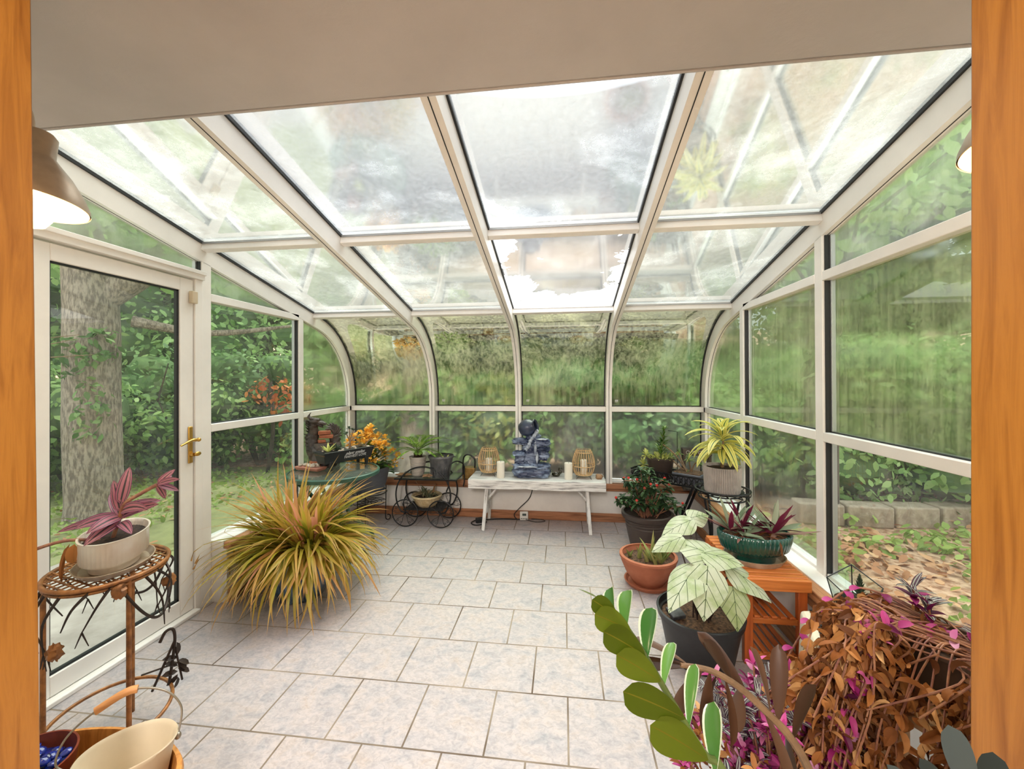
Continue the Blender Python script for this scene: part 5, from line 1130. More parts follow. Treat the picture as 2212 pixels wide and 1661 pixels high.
for sx_ in (-1, 1):
    for sy_, y0, y1 in ((-1,-0.10,-0.15),(1,0.10,0.165)):
        b = MB(); b.beam((sx_*0.475, y0, BZ-0.085), (sx_*0.503, y1, 0.0), 0.030, 0.038, up=(0,1,0)); b.build('leg', M['whitewashz'], t, bevel=0.003)
    b = MB(); b.beam((sx_*0.482,-0.125,0.19),(sx_*0.482,0.135,0.19), 0.022, 0.07); b.build('cross_rail', M['whitewashz'], t, bevel=0.003)
    b = MB(); b.beam((sx_*0.478,0,0.27),(sx_*0.36,0,BZ-0.085), 0.03, 0.02); b.build('brace', M['whitewashz'], t, bevel=0.003)
def lantern(x, y, label):
    t = thing('rattan_lantern', label, 'lantern', (x, y, BZ), 0)
    Pz = [0.033+0.231*k/14 for k in range(15)]; Pr = [0.073+0.034*sin(PI*min(1,(k/14)**0.85))**0.9-0.002*k/14 for k in range(15)]
    b = MB()
    for k in range(24):
        a = 2*PI*k/24; b.tube([(r*cos(a), r*sin(a), z) for r, z in zip(Pr, Pz)] + [(0.068*cos(a),0.068*sin(a),0.272)], 0.0028, 5)
    b.build('canes', M['rattan'], t)
    b = MB()
    for r, z in ((0.077,0.037),(0.105,0.120),(0.079,0.248)):
        b = MB(); b.tube(ring((0,0,z), r, 40), 0.0042, 6, closed=True); b.build('hoop', M['rattan'], t)
    b = MB(); b.lathe([(0.074,0.033),(0.074,0.038)], 30, capt=True); b.build('floor_disc', M['rattan'], t)
    b = MB()
    for k in range(4):
        a = R(45+90*k); e = V((-sin(a), cos(a), 0))*0.012; c_ = V((0.074*cos(a), 0.074*sin(a), 0.036)); f_ = V((0.098*cos(a), 0.098*sin(a), 0.0)); b.tube([c_-e, f_, c_+e], 0.002, 5)
    b.build('hairpin_leg', M['black'], t)
    return t
def candle(x, y, z, r, h, label, grp=None):
    t = thing('pillar_candle', label, 'candle', (x, y, z), 0, grp)
    b = MB(); b.lathe([(r-0.002,0),(r,0.003),(r,h-0.004),(r-0.004,h),(r*0.5,h-0.004),(0.004,h-0.006)], 32, capt=True); b.build('wax', M['candle'], t)
    b = MB(); b.tube([(0,0,h-0.006),(0.001,0,h+0.008)], 0.0012, 5); b.build('wick', M['cord'], t)
lantern(-0.735, 4.055, 'round rattan cage lantern on the bench end nearest the iron cart')
lantern(0.190, 4.02, 'round rattan cage lantern on the bench end with the small rock')
candle(-0.735, 4.055, BZ+0.039, 0.032, 0.125, 'ivory candle inside the rattan lantern nearest the iron cart'); candle(0.190, 4.02, BZ+0.039, 0.032, 0.135, 'ivory candle inside the rattan lantern next to the small rock')
candle(-0.600, 3.945, BZ, 0.038, 0.155, 'bare ivory pillar candle on the bench between fountain and the cart-side lantern'); candle(0.046, 3.955, BZ, 0.038, 0.155, 'bare ivory pillar candle on the bench right of the swan')
# tabletop rock fountain
t = thing('rock_fountain', 'stacked blue-black rock tabletop fountain topped by a tipped jug, mid bench', 'fountain', (-0.31, 4.015, BZ))
def slab(x, y, z, rx, ry, rz, seed):
    return (x, y, z, rx, ry, rz, seed)
b = MB()
for (x, y, z, rx, ry, rz, sd) in ((0,0,0.055,.178,.105,.058,1),(-0.09,-.02,0.105,.085,.075,.030,2),(0.085,-.01,0.108,.095,.085,.030,3),(0,0.03,0.19,.085,.075,.10,4),(-0.115,-.01,0.225,.062,.060,.026,5),(-0.11,0.0,0.175,.050,.05,.05,11),(0.105,-.01,0.275,.078,.065,.022,6),(0.11,0.0,0.22,.058,.055,.055,7),(-0.01,0.03,0.30,.078,.065,.06,8),(-0.105,0.0,0.345,.075,.060,.030,9),(0.085,-.015,0.335,.092,.068,.040,10),(0.02,0.02,0.38,.07,.06,.03,12)):
    b.blob((x,y,z), rx, ry, rz, 0.42, 4.2, sd*3.1, 30, 16, power=0.72)
b.build('rocks', M['rock'], t, angle=45)
b = MB(); b.tube(smoothpts([(0.065,-0.02,0.455),(0.03,-0.05,0.40),(0.0,-0.06,0.36),(-0.02,-0.065,0.31),(-0.05,-.07,0.27)],5), [0.014+0.010*(k % 3)/3 for k in range(21)], 7); b.blob((0.11,-0.06,0.372), 0.055, 0.03, 0.008, 0.5, 6, 1); b.blob((0.045,-0.075,0.29), 0.012, 0.012, 0.07, 0.5, 6, 2); b.blob((0.06,-0.07,0.20), 0.014, 0.012, 0.05, 0.5, 6, 3); b.blob((-0.03,-0.10,0.115), 0.10, 0.02, 0.008, 0.5, 6, 4); b.build('falling_water', M['rockwhite'], t, label='pale moulded water running down the rocks')
rj = Matrix.Rotation(R(-18),3,'Z') @ Matrix.Rotation(R(72),3,'Y')
b = MB(); b.lathe([(0.030,-0.085),(0.058,-0.070),(0.082,-0.025),(0.083,0.010),(0.068,0.048),(0.050,0.066),(0.048,0.078),(0.060,0.090),(0.058,0.094),(0.042,0.084),(0.042,0.066),(0.060,0.03),(0.02,-0.05)], 36, c=(-0.035,0.0,0.475), rot=rj, capt=True); b.build('jug', M['jug'], t, label='dark tipped round jug')
t = thing('swan_figurine', 'tiny dark olive glass swan on the bench right of the fountain', 'figurine', (-0.075, 4.04, BZ), R(-14))
b = MB(); b.blob((0,0,0.022), 0.042, 0.026, 0.022, 0.08, 2, 1, 18, 12); b.leaf((-0.02,0.012,0.03), (-0.9,0.1,0.7), 0.055, 0.03, -0.4, 0.3, 5, 'lance'); b.leaf((-0.02,-0.012,0.03), (-0.9,-0.1,0.7), 0.055, 0.03, -0.4, 0.3, 5, 'lance')
b.tube(smoothpts([(0.028,0,0.03),(0.05,0,0.045),(0.034,0,0.07),(0.042,0,0.088),(0.058,0,0.082),(0.064,0,0.074)],6), [0.012-0.0002*k for k in range(20)]+[0.008-0.0006*k for k in range(11)], 10); b.build('body', M['swan'], t)
q = MB(); q.blob((0,0,0.022), 0.036, 0.026, 0.024, 0.4, 3, 4, 12, 8, power=0.8); o = q.build('rock', M['driftwood'], loc=(0.335,3.985,BZ)); tag(o, 'small brown rough rock on the right end of the whitewashed bench', 'rock')
# cords and timer under the bench
t = thing('outlet_timer', 'small white plug-in timer box on the floor under the bench', 'timer', (-0.402, 4.205, 0), R(5))
b = MB(); b.obox((0,0,0.045), 0.085, 0.035, 0.085); b.build('case', M['whiteplastic'], t, bevel=0.008, bseg=3)
b = MB(); b.obox((0.003,-0.018,0.062), 0.040, 0.004, 0.022); b.build('screen', M['lcd'], t)
for k in range(4):
    b = MB(); b.obox((-0.026+0.018*k,-0.0185,0.022), 0.011, 0.004, 0.008); b.build('button', M['lcd'], t)
b = MB(); b.tube(smoothpts([(-0.30,4.16,0.398),(-0.31,4.20,0.33),(-0.35,4.21,0.22),(-0.44,4.20,0.13),(-0.50,4.19,0.06),(-0.47,4.19,0.012),(-0.42,4.19,0.02)], 6), 0.0045, 7); o = b.build('fountain_cord', M['cord']); tag(o, 'black fountain cord hanging from the bench down to the timer', 'cord')
t = thing('extension_cord', 'black extension cord with plug lying along the floor under the bench', 'cord', (0,0,0))
b = MB(); b.tube(smoothpts([(-0.47,4.19,0.012),(-0.6,4.20,0.007),(-0.72,4.18,0.007),(-0.80,4.15,0.008),(-0.87,4.13,0.012),(-0.915,4.05,0.008),(-0.86,3.99,0.008),(-0.79,4.03,0.008),(-0.77,4.10,0.008)], 6), 0.006, 7)
b.tube(smoothpts([(-0.40,4.20,0.012),(-0.28,4.15,0.006),(-0.19,4.18,0.006),(-0.22,4.222,0.006),(-0.33,4.225,0.01)], 6), 0.0035, 6); b.build('cable', M['cord'], t)
b = MB(); b.obox((-0.84,4.085,0.025), 0.075, 0.045, 0.05, Matrix.Rotation(R(25),3,'Z')); b.build('plug', M['cord'], t, bevel=0.010, bseg=3)
# ---------------------------------------------------------------- long iron rack across the right back corner
RO = V((0.627, 3.986, 0)); ru = V((0.807, -0.590, 0)); rv = V((0.590, 0.807, 0)); RA = math.atan2(ru.y, ru.x)
t = thing('iron_plant_rack', 'long black openwork iron plant rack set across the right back corner', 'plant rack', RO, RA)
RL, RW, RZ0, RZ1 = 0.66, 0.20, 0.520, 0.600         # local: x along, y toward the corner
def lattice(b, p, q, z0, z1, n):
    p, q = V(p), V(q)
    for k in range(n):
        a, c = p.lerp(q, k/n), p.lerp(q, (k+1)/n); m_ = (a+c)/2
        for s in (0, 1):
            pts = [((a if s else c).lerp(m_, 0) + V((0,0,z0))), (a.lerp(c, .5) + V((0,0,(z0+z1)/2+0.016))), ((c if s else a) + V((0,0,z0)))]
            b.tube(smoothpts([a+V((0,0,z0 if s else z1)), m_+V((0,0,(z0+z1)/2)), c+V((0,0,z1 if s else z0))], 3), 0.0035, 5)
        b.tube(ring((m_.x, m_.y, (z0+z1)/2), 0.014, 10, 'xz'), 0.003, 5, closed=True)
        b.tube([a+V((0,0,z0)), m_+V((0,0,z0+0.026)), c+V((0,0,z0))], 0.003, 5)
cn = [(0,0),(RL,0),(RL,RW),(0,RW)]
b = MB()
for z, h in ((RZ1, 0.012), (RZ0, 0.016)):
    for (x0, y0), (x1, y1) in zip(cn, cn[1:]+cn[:1]): b.beam((x0,y0,z),(x1,y1,z), 0.010, h)
b.build('frame', M['black'], t)
b = MB()
for (x0, y0), (x1, y1) in zip(cn, cn[1:]+cn[:1]): lattice(b, (x0,y0,0), (x1,y1,0), RZ0, RZ1, 15 if abs(x1-x0) > 0.5 else 4)
b.build('openwork', M['black'], t)
b = MB()
for k in range(5): b.beam((0, RW*(k+0.5)/5, RZ0), (RL, RW*(k+0.5)/5, RZ0), 0.016, 0.004)
b.build('tray_slats', M['black'], t)
for x0, x1 in ((0.10, 0.30), (RL-0.10, RL-0.30)):
    for y in (0.02, RW-0.055):
        b = MB(); b.beam((x0,y,RZ0),(x1,y,0.0), 0.018, 0.018); b.build('leg', M['black'], t)
b = MB(); b.beam((0.17,0.02,0.30),(RL-0.17,0.02,0.30), 0.014, 0.014); b.beam((0.27,0.02,0.06),(RL-0.27,0.02,0.06), 0.014, 0.014); b.beam((0.30,0.02,0.10),(RL-0.10,0.02,0.30), 0.012, 0.012); b.build('brace', M['black'], t)
def onrack(x, y, z=RZ0+0.006): return RO + ru*x + V((-ru.y, ru.x, 0))*y + V((0,0,z))
p_ = onrack(0.235, 0.105)
t = thing('succulent_pot', 'dark brown pot of bright green and yellow trailing succulents on the iron rack', 'potted plant', p_)
t.scale = (1.08, 1.08, 1.25)
pot('pot', t, [(0.078,0.0),(0.085,0.006),(0.108,0.135),(0.113,0.14),(0.114,0.155)], 0.006, M['brownpot'], 0.14)
b = MB(); y_ = MB(); st = MB(); rr_ = random.Random(12)
st.tube([(0,0,0.14),(0.02,0,0.26),(0.035,0,0.36)], 0.007, 6)
for k in range(120):
    z = rr_.uniform(0.16, 0.37); c_ = V((0.035*(z-0.14)/0.22, 0, z)); w_ = 0.095*(1-(z-0.15)/0.30)
    b.leaf(c_, dirv(rr_.random()*6.3, R(rr_.uniform(5,60))), w_*rr_.uniform(.7,1.1)+0.02, 0.014, 0.5, 0.3, 4, 'lance', rr_.random())
for k in range(70):
    a = rr_.random()*6.3; y_.leaf((rr_.uniform(.03,.10)*cos(a), rr_.uniform(.03,.10)*sin(a), 0.145), dirv(a, R(rr_.uniform(10,80))), 0.05, 0.018, 0.6, 0.2, 4, 'oval', rr_.random())
for c_, n_ in (((-0.12,-0.02,0.17),26),((-0.145,-0.03,0.10),24),((-0.13,-0.03,0.03),22)):
    for k in range(n_): y_.leaf(c_, dirv(rr_.random()*6.3, R(rr_.uniform(-40,80))), rr_.uniform(.035,.06), 0.022, 0.2, 0.25, 4, 'obov', rr_.random())
y_.build('pale_trailing_leaves', M['succy'], t); b.build('green_shoots', M['leafy'], t); st.build('stem', M['stemg'], t)
p_ = onrack(0.50, 0.10)
t = thing('square_planter', 'low dark square planter with leggy succulents on the right end of the iron rack', 'planter', p_, RA)
t.scale = (1.05, 1.05, 1.25)
b = MB(); b.hexa([(-.10,-.08,0),(.10,-.08,0),(.10,.08,0),(-.10,.08,0)], [(-.115,-.088,.075),(.115,-.088,.075),(.115,.088,.075),(-.115,.088,.075)]); b.build('box', M['greypot'], t, bevel=0.006)
b = MB(); b.box(-.105,.105,-.078,.078,.070,.080); b.build('soil', M['soill'], t)
b = MB(); st = MB()
for q in ((-.22,-.01,.25),(-.10,.03,.20),(.0,-.02,.17),(.06,.02,.15),(-.02,-.03,.06),(-.16,.0,.16)):
    p0 = V((rr_.uniform(-.03,.04), rr_.uniform(-.03,.03), .078)); q = V(q); st.tube(smoothpts([p0, (p0+q)/2+V((0,0,rr_.uniform(-.02,.03))), q], 6), 0.005, 6)
    for k in range(16): b.leaf(q - V((0,0,0.008))*rr_.uniform(0,3), dirv(rr_.random()*6.3, R(rr_.uniform(-10,80))), rr_.uniform(.035,.065), 0.013, 0.3, 0.4, 4, 'lance', rr_.random(), thick=0.002)
b.build('succulent_tips', M['succ'], t); st.build('bare_stems', M['stemb'], t)
t = thing('hanging_hook', 'thin black wire plant hook standing in the rack beside the square planter', 'hook', onrack(0.37, 0.16))
b = MB(); b.tube([(0,0,0),(0,0,0.43),(-0.02,0,0.434),(-0.075,0.02,0.438)], 0.003, 6); b.build('wire', M['black'], t)
t = thing('wire_front_box', 'weathered dark wood frame box with chicken wire standing in the right back corner', 'crate', (1.235, 4.07, SILL), R(-8))
for x in (-0.11, 0.11):
    for y in (-0.05, 0.05):
        b = MB(); b.box(x-0.011,x+0.011,y-0.011,y+0.011,0,0.33); b.build('post', M['barkd'], t)
b = MB(); b.box(-.125,.125,-.062,.062,.33,.385); b.box(-.121,.121,-.06,.06,0.0,.02); b.build('top_board', M['barkd'], t, bevel=0.004)
b = MB()
for k in range(4):
    b.tube(ring((-0.08+0.053*k,-0.063,0.358), 0.015, 14, 'xz'), 0.003, 5, closed=True)
b.build('carved_rings', M['greyrib'], t)
b = MB(); hx = 0.018
for i in range(7):
    for j in range(11):
        cx_, cz_ = -0.09+i*hx*1.73+(hx*0.866 if j % 2 else 0), 0.03+j*hx*1.5
        if cx_ < 0.1 and cz_ < 0.32: b.tube([(cx_+hx*cos(R(90+60*q)), -0.05, cz_+hx*sin(R(90+60*q))) for q in range(6)], 0.0010, 3, closed=True)
b.build('chicken_wire', M['wire'], t)
# ---------------------------------------------------------------- dracaena on round stand
DX, DY, DZ = 1.152, 3.20, 0.600
t = thing('round_plant_stand', 'black iron round plant stand with curved legs holding the yellow striped plant', 'plant stand', (DX, DY, 0))
b = MB(); b.tube(ring((0,0,DZ+0.03), 0.182, 44), 0.007, 8, closed=True); b.tube(ring((0,0,DZ-0.025), 0.160, 40), 0.006, 8, closed=True)
for k in range(8):
    a = k*PI/4+0.3; b.tube(smoothpts([(0.182*cos(a),0.182*sin(a),DZ+0.03),(0.182*cos(a+.1),0.182*sin(a+.1),DZ),(0.16*cos(a),0.16*sin(a),DZ-0.025)],3), 0.003, 5)
b.build('gallery_ring', M['black'], t)
b = MB(); b.tube(ring((0,0,DZ-0.004), 0.13, 36), 0.005, 8, closed=True)
for k in range(6): a = k*PI/6; b.tube([(0.17*cos(a),0.17*sin(a),DZ-0.006),(-0.17*cos(a),-0.17*sin(a),DZ-0.006)], 0.004, 6)
b.build('platform', M['black'], t)
for a in (205, 290, 110):
    a = R(a); p = lambda r, z: (r*cos(a), r*sin(a), z); b = MB(); b.tube(smoothpts([p(0.160,DZ-0.025),p(0.125,0.42),p(0.11,0.28),p(0.13,0.13),p(0.165,0.03),p(0.175,0.012)],6), 0.0085, 8); b.blob(p(0.178,0.012), 0.013,0.013,0.012,0,1,nu=10,nv=6); b.build('leg', M['black'], t)
b = MB(); b.tube(ring((0,0,0.22), 0.115, 32), 0.005, 8, closed=True); b.build('brace_ring', M['black'], t)
t = thing('dracaena', 'yellow and green striped dracaena in a grey ribbed pot on the round black stand', 'potted plant', (DX, DY, DZ+0.004))
saucer('saucer', t, 0.145, 0.016, M['black'])
pr = [(0.118,0.010),(0.120,0.02),(0.130,0.185),(0.132,0.195)]
pot('pot', t, pr, 0.009, M['greyrib'], 0.175, M['soil'], n=272, ripple=lambda a, z: -0.05 if int(round(a/(2*PI)*272)) % 4 == 0 else 0.0, angle=25)
b = MB(); b.tube(smoothpts([(0,0,0.17),(0.004,0,0.26),(0.008,0,0.36),(0.008,0,0.43)],6), [0.012]*6+[0.010]*6+[0.007]*7, 9); b.build('stem', M['stemb'], t)
b = MB(); rr_ = random.Random(17)
for k in range(38):
    z = 0.27 + 0.17*(k/37)**0.8; az = k*2.399; f_ = k/37
    el = R(8 + 70*max(0, f_-0.42)/0.58); L = 0.31 - 0.17*max(0, f_-0.75)/0.25
    if f_ < 0.2: L *= 0.62
    d = dirv(az, el)
    if d.x > 0.6: L *= 0.80
    b.leaf((0.006, 0, z), d, L*rr_.uniform(.88,1.08), 0.082*(0.75+0.25*rr_.random()), 1.5-0.8*max(0,f_-0.5), 0.25, 9, 'lance', rr_.random(), roll=rr_.uniform(-.25,.25))
b.build('leaves', M['dracaena'], t, angle=80)
# ---------------------------------------------------------------- red-flowered plant in brown pot
t = thing('red_flowered_plant', 'dark-leaved bushy plant with small red flowers in a brown ringed pot', 'potted plant', (0.70, 3.62, 0))
pr = [(0.130,0.0),(0.135,0.008),(0.160,0.12),(0.176,0.20),(0.178,0.205),(0.173,0.212),(0.180,0.225),(0.182,0.23),(0.177,0.237),(0.185,0.252),(0.186,0.257),(0.182,0.262),(0.205,0.272),(0.212,0.29),(0.212,0.31),(0.204,0.315)]
pot('pot', t, pr, 0.012, M['brownpot'], 0.27, M['soil'], n=56, angle=35)
b = MB(); f = MB(); st = MB(); rr_ = random.Random(31)
for k in range(26):
    az = rr_.random()*6.3; r0 = 0.09*rr_.random(); top = V((cos(az)*rr_.uniform(.05,.30), sin(az)*rr_.uniform(.05,.24), rr_.uniform(.36,.68)))
    if top.z > .58: top.x *= 0.7; top.y *= .7
    p0 = V((cos(az)*r0, sin(az)*r0, 0.27)); path = smoothpts([p0, p0.lerp(top,.55)+V((0,0,0.04)), top], 6); st.tube(path, [0.0045-0.0002*i for i in range(len(path))], 6)
    for q in range(10):
        p = path[rr_.randint(4, len(path)-1)]; a2 = rr_.random()*6.3
        b.leaf(p, V((cos(a2), sin(a2), rr_.uniform(-.5,.5))), rr_.uniform(.055,.095), rr_.uniform(.028,.042), rr_.uniform(.6,1.3), 0.3, 5, 'lance', rr_.random()*(0.86 if rr_.random() < .88 else 1.15), roll=rr_.uniform(-.4,.4))
    for q in range(7): b.leaf(top, V((cos(q*.9), sin(q*.9), rr_.uniform(-.1,.8))), rr_.uniform(.05,.08), 0.032, 0.9, 0.3, 5, 'lance', rr_.random()*.85)
lv = b
for i, p in enumerate(((-.17,-.12,.60),(-.19,.0,.57),(-.10,-.10,.585),(.12,-.10,.60),(.16,-.08,.545),(-.05,-.16,.53),(.05,-.14,.55),(-.12,-.20,.44),(-.27,-.10,.43),(.26,-.10,.40),(.0,-.15,.56))):
    f = MB()
    for q in range(9): a2 = q*2*PI/9; f.leaf(V(p)+V((0,0,.01)), V((cos(a2)*.7, sin(a2)*.7-.4, .8)), 0.026, 0.017, -0.8, 0.2, 4, 'obov', rr_.random())
    f.build('flower', M['redfl'], t)
    fp = V(p); s2 = smoothpts([(fp.x*.2,fp.y*.2,.28), (fp.x*.7,fp.y*.7,fp.z-.03), fp], 6); st.tube(s2, .004, 5)
    for q in range(16): lv.leaf(fp.lerp(s2[6], rr_.random()*.7)-V((0,0,.005)), V((rr_.uniform(-1,1), rr_.uniform(-1,1), rr_.uniform(-.6,.5))), rr_.uniform(.05,.08), .034, rr_.uniform(.5,1.2), .3, 5, 'lance', rr_.random()*.85)
lv.build('leaves', M['darkgreen'], t); st.build('stems', M['stemp'], t)
# ---------------------------------------------------------------- terracotta aloe bowl
t = thing('aloe_bowl', 'wide terracotta bowl of small aloes on a terracotta saucer on the floor', 'potted plant', (0.588, 3.015, 0))
saucer('saucer', t, 0.165, 0.030, M['terra'], wall=0.010)
pot('bowl', t, [(0.10,0.012),(0.115,0.03),(0.155,0.09),(0.185,0.16),(0.190,0.185),(0.196,0.19),(0.196,0.205),(0.188,0.208)], 0.012, M['terra'], 0.165, M['soill'])
b = MB(); rr_ = random.Random(2)
for c_, n_, L in (((0.02,-.03),9,.19),((-.06,.0),6,.11),((.07,-.06),8,.13),((.03,-.09),6,.12),((-.02,-.05),5,.10),((.12,.02),6,.10),((-.12,.03),3,.07)):
    for k in range(n_): b.leaf((c_[0], c_[1], 0.165), dirv(rr_.random()*6.3, R(rr_.uniform(48,88))), L*rr_.uniform(.7,1.25), 0.032, rr_.uniform(-.2,.5), 0.5, 6, 'fat', rr_.random(), thick=0.005)
b.build('aloe_leaves', M['aloe'], t)
b = MB(); b.tube(smoothpts([(.115,.06,.165),(.12,.05,.24),(.13,.05,.275)],5), [0.006]*6+[0.007]*5, 7); b.build('dry_stalk', M['driftwood'], t)
# ---------------------------------------------------------------- teak corner bench
WX0, WX1, WY0, WY1, WZ = 0.895, 1.208, 2.20, 2.78, 0.445
t = thing('slatted_wood_bench', 'orange teak three-tier slatted bench beside the right windows', 'bench', (0, 0, 0))
b = MB(); n = 11
for k in range(n):
    y0 = WY0 + 0.028 + (WY1-WY0-0.03)*k/n; y1 = y0 + (WY1-WY0-0.03)/n - 0.011; s_ = MB(); s_.box(WX0, WX1, y0, y1, WZ-0.018, WZ); s_.build('slat', M['bench'], t, bevel=0.004)
b = MB(); b.box(WX0, WX1, WY0, WY0+0.024, WZ-0.060, WZ-0.002); b.build('apron', M['bench'], t, bevel=0.003)
b = MB(); b.box(WX0, WX0+0.02, WY0+0.024, WY1, WZ-0.060, WZ-0.019); b.box(WX1-0.02, WX1, WY0+0.024, WY1, WZ-0.060, WZ-0.019); b.build('apron', M['benchy'], t, bevel=0.003)
for x in (WX0+0.008, WX1-0.050):
    for y in (WY0+0.004, WY1-0.045):
        b = MB(); b.box(x, x+0.042, y+0.02, y+0.055, 0.0, WZ-0.019); b.build('leg', M['benchz'], t, bevel=0.003)
for z in (0.235, 0.055):
    b = MB(); b.box(WX0+0.05, WX1-0.05, WY0+0.030, WY0+0.055, z-0.030, z-0.001); b.build('shelf_rail', M['bench'], t, bevel=0.003)
    b = MB(); b.box(WX0+0.05, WX1-0.05, WY1-0.03, WY1-0.01, z-0.030, z-0.001); b.build('shelf_rail', M['bench'], t, bevel=0.003)
    for k in range(5):
        x = WX0 + 0.056 + (WX1-WX0-0.105)*k/5; b = MB(); b.box(x, x+0.026, WY0+0.024, WY1-0.01, z, z+0.013); b.build('shelf_slat', M['benchy'], t, bevel=0.003)
t = thing('green_oval_planter', 'dark green glazed ribbed oval planter of purple-backed leaves on the teak bench', 'potted plant', (1.035, 2.42, WZ), R(2))
saucer('saucer', t, 0.150, 0.032, M['clearplastic'], sx=1.05, sy=0.85)['label'] = 'aged clear plastic saucer'
b = MB(); pr = [(0.105,0.008),(0.110,0.035),(0.120,0.045),(0.165,0.075),(0.180,0.125),(0.182,0.155),(0.178,0.160),(0.168,0.155),(0.160,0.12),(0.1,0.06)]
b.lathe(pr, 240, sx=1.0, sy=0.72, ripple=lambda a, z: 0.045*abs(sin(a*24)) if 0.05 < z < 0.158 else 0.0, capt=True); b.build('pot', M['greenglaze'], t, angle=80)
s = MB(); s.lathe([(0.165,0.138),(0.08,0.146),(0.005,0.148)], 36, sx=1, sy=0.7, capb=False); s.build('soil', M['soill'], t)
rr_ = random.Random(6); b = MB()
for c_, n_, L in (((-.115,.02,.15),18,.17),((-.03,.06,.16),13,.15),((.085,-.02,.15),20,.19),((.135,.03,.15),14,.16),((-.06,-.04,.145),10,.14)):
    for k in range(n_): b.leaf(c_, dirv(k*2.4+rr_.uniform(-.3,.3), R(rr_.uniform(2,66))), L*rr_.uniform(.85,1.2), 0.034, rr_.uniform(-.3,.55), 0.35, 6, 'lance', rr_.random(), roll=rr_.uniform(-.5,.5))
b.build('leaves', M['rhoeo'], t, angle=80)
b = MB()
for k in range(14): b.leaf((rr_.uniform(-.10,.10), rr_.uniform(-.06,.04), .15), dirv(rr_.random()*6.3, R(rr_.uniform(-5,30))), rr_.uniform(.06,.10), 0.02, 0.6, 0.4, 4, 'lance', rr_.random())
b.leaf((.07,-.125,.15), (0,-.3,-1), .075, .014, .1, .5, 5, 'lance', .2); b.build('withered_leaves', M['dry'], t)
t = thing('small_green_vine', 'small trailing green houseplant on the floor between round stand and teak bench', 'potted plant', (1.07, 2.93, 0))
pot('pot', t, [(0.045,0.0),(0.06,0.09),(0.064,0.095)], 0.004, M['black'], 0.08)
b = MB(); st = MB(); rr_ = random.Random(44)
for k in range(9):
    az = rr_.random()*6.3; q = V((cos(az)*rr_.uniform(.05,.13), sin(az)*rr_.uniform(.05,.12), rr_.uniform(.14,.52))); path = smoothpts([(0,0,.085), V((0,0,.085)).lerp(q,.6)+V((0,0,.06)), q], 6); st.tube(path, 0.003, 5)
    for i in range(3, len(path), 1): b.leaf(path[i], dirv(rr_.random()*6.3, R(rr_.uniform(-30,50))), 0.05, 0.032, 0.4, 0.2, 4, 'oval', rr_.random())
b.build('leaves', M['leafy'], t); st.build('stems', M['stemg'], t)
# ---------------------------------------------------------------- caladium in nursery pot
t = thing('caladium', 'white-leaved caladium with dark green veins in a black nursery pot on the floor', 'potted plant', (0.700, 2.262, 0))
pr = [(0.155,0.0),(0.160,0.01),(0.198,0.205),(0.208,0.208),(0.211,0.228),(0.214,0.24),(0.209,0.243)]
pot('pot', t, pr, 0.006, M['nursery'], 0.195, M['soill'], n=56)
q = MB(); q.obox((0,0,0), 0.075, 0.07, 0.022, Matrix.Rotation(R(14),3,'X')); o = q.build('slate_chip', M['pewter'], loc=(0.575,2.245,0.225), rotz=R(20), bevel=0.004); tag(o, 'grey slate chip lying on the soil of the black nursery pot', 'stone')
def heart(b, base, tip, W, nrm, val=1.0, cup=0.16):
    """heart leaf: petiole joins at base, tip points along base->tip"""
    base, tip = V(base), V(tip); d = (tip-base); L = d.length; d.normalize(); n_ = V(nrm); n_ = (n_ - d*n_.dot(d)).normalized(); s_ = d.cross(n_)
    NT_, NS_ = 16, 9; ids = []
    for i in range(NT_+1):
        t_ = -0.26 + 1.26*i/NT_; row = []
        w = math.sqrt(max(0.0, 1-((t_-0.16)/0.45)**2)) if t_ < 0.16 else max(0, 1-((t_-0.16)/0.84)**1.35)
        gap = 0.30*max(0, -t_/0.26)**1.0
        for j in range(NS_+1):
            uu = -1 + 2*j/NS_; side_ = gap + (1-gap)*abs(uu); x = math.copysign(side_*w, uu) if t_ < 0 else uu*w
            if t_ < 0 and w < 0.02: x = 0
            h = -cup*L*((t_-0.1)**2)*1.0 - 0.10*W*abs(x)**2 + 0.012*L*sin(uu*9+t_*7)*abs(x)
            row.append(b.vert(base + d*(t_*L) + s_*(x*W/2) + n_*h, x, t_))
        ids.append(row)
    for a_, c_ in zip(ids, ids[1:]):
        for j in range(NS_):
            b.face((a_[j], a_[j+1], c_[j+1], c_[j]), val)
b = MB(); st = MB()
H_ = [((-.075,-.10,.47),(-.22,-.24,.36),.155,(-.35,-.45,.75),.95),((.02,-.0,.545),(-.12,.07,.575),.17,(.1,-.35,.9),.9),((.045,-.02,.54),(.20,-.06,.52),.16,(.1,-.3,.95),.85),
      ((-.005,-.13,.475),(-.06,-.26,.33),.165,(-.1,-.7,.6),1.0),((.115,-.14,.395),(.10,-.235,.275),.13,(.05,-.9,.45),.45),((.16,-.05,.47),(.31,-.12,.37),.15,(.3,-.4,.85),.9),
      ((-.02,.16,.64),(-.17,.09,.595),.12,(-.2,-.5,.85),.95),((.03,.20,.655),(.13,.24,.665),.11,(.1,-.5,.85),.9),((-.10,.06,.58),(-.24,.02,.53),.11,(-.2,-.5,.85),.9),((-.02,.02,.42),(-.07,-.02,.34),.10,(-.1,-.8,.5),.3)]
for bs, tp, W, nn, v_ in H_:
    W *= 1.2
    heart(b, bs, tp, W, nn, v_); p0 = V((rnd.uniform(-.03,.05), rnd.uniform(-.05,.03), .195)); q = V(bs)
    st.tube(smoothpts([p0, p0.lerp(q,.55)+V((0,0,.05)), q-V(nn)*0.002], 6), [0.0045-0.0001*i for i in range(13)], 6)
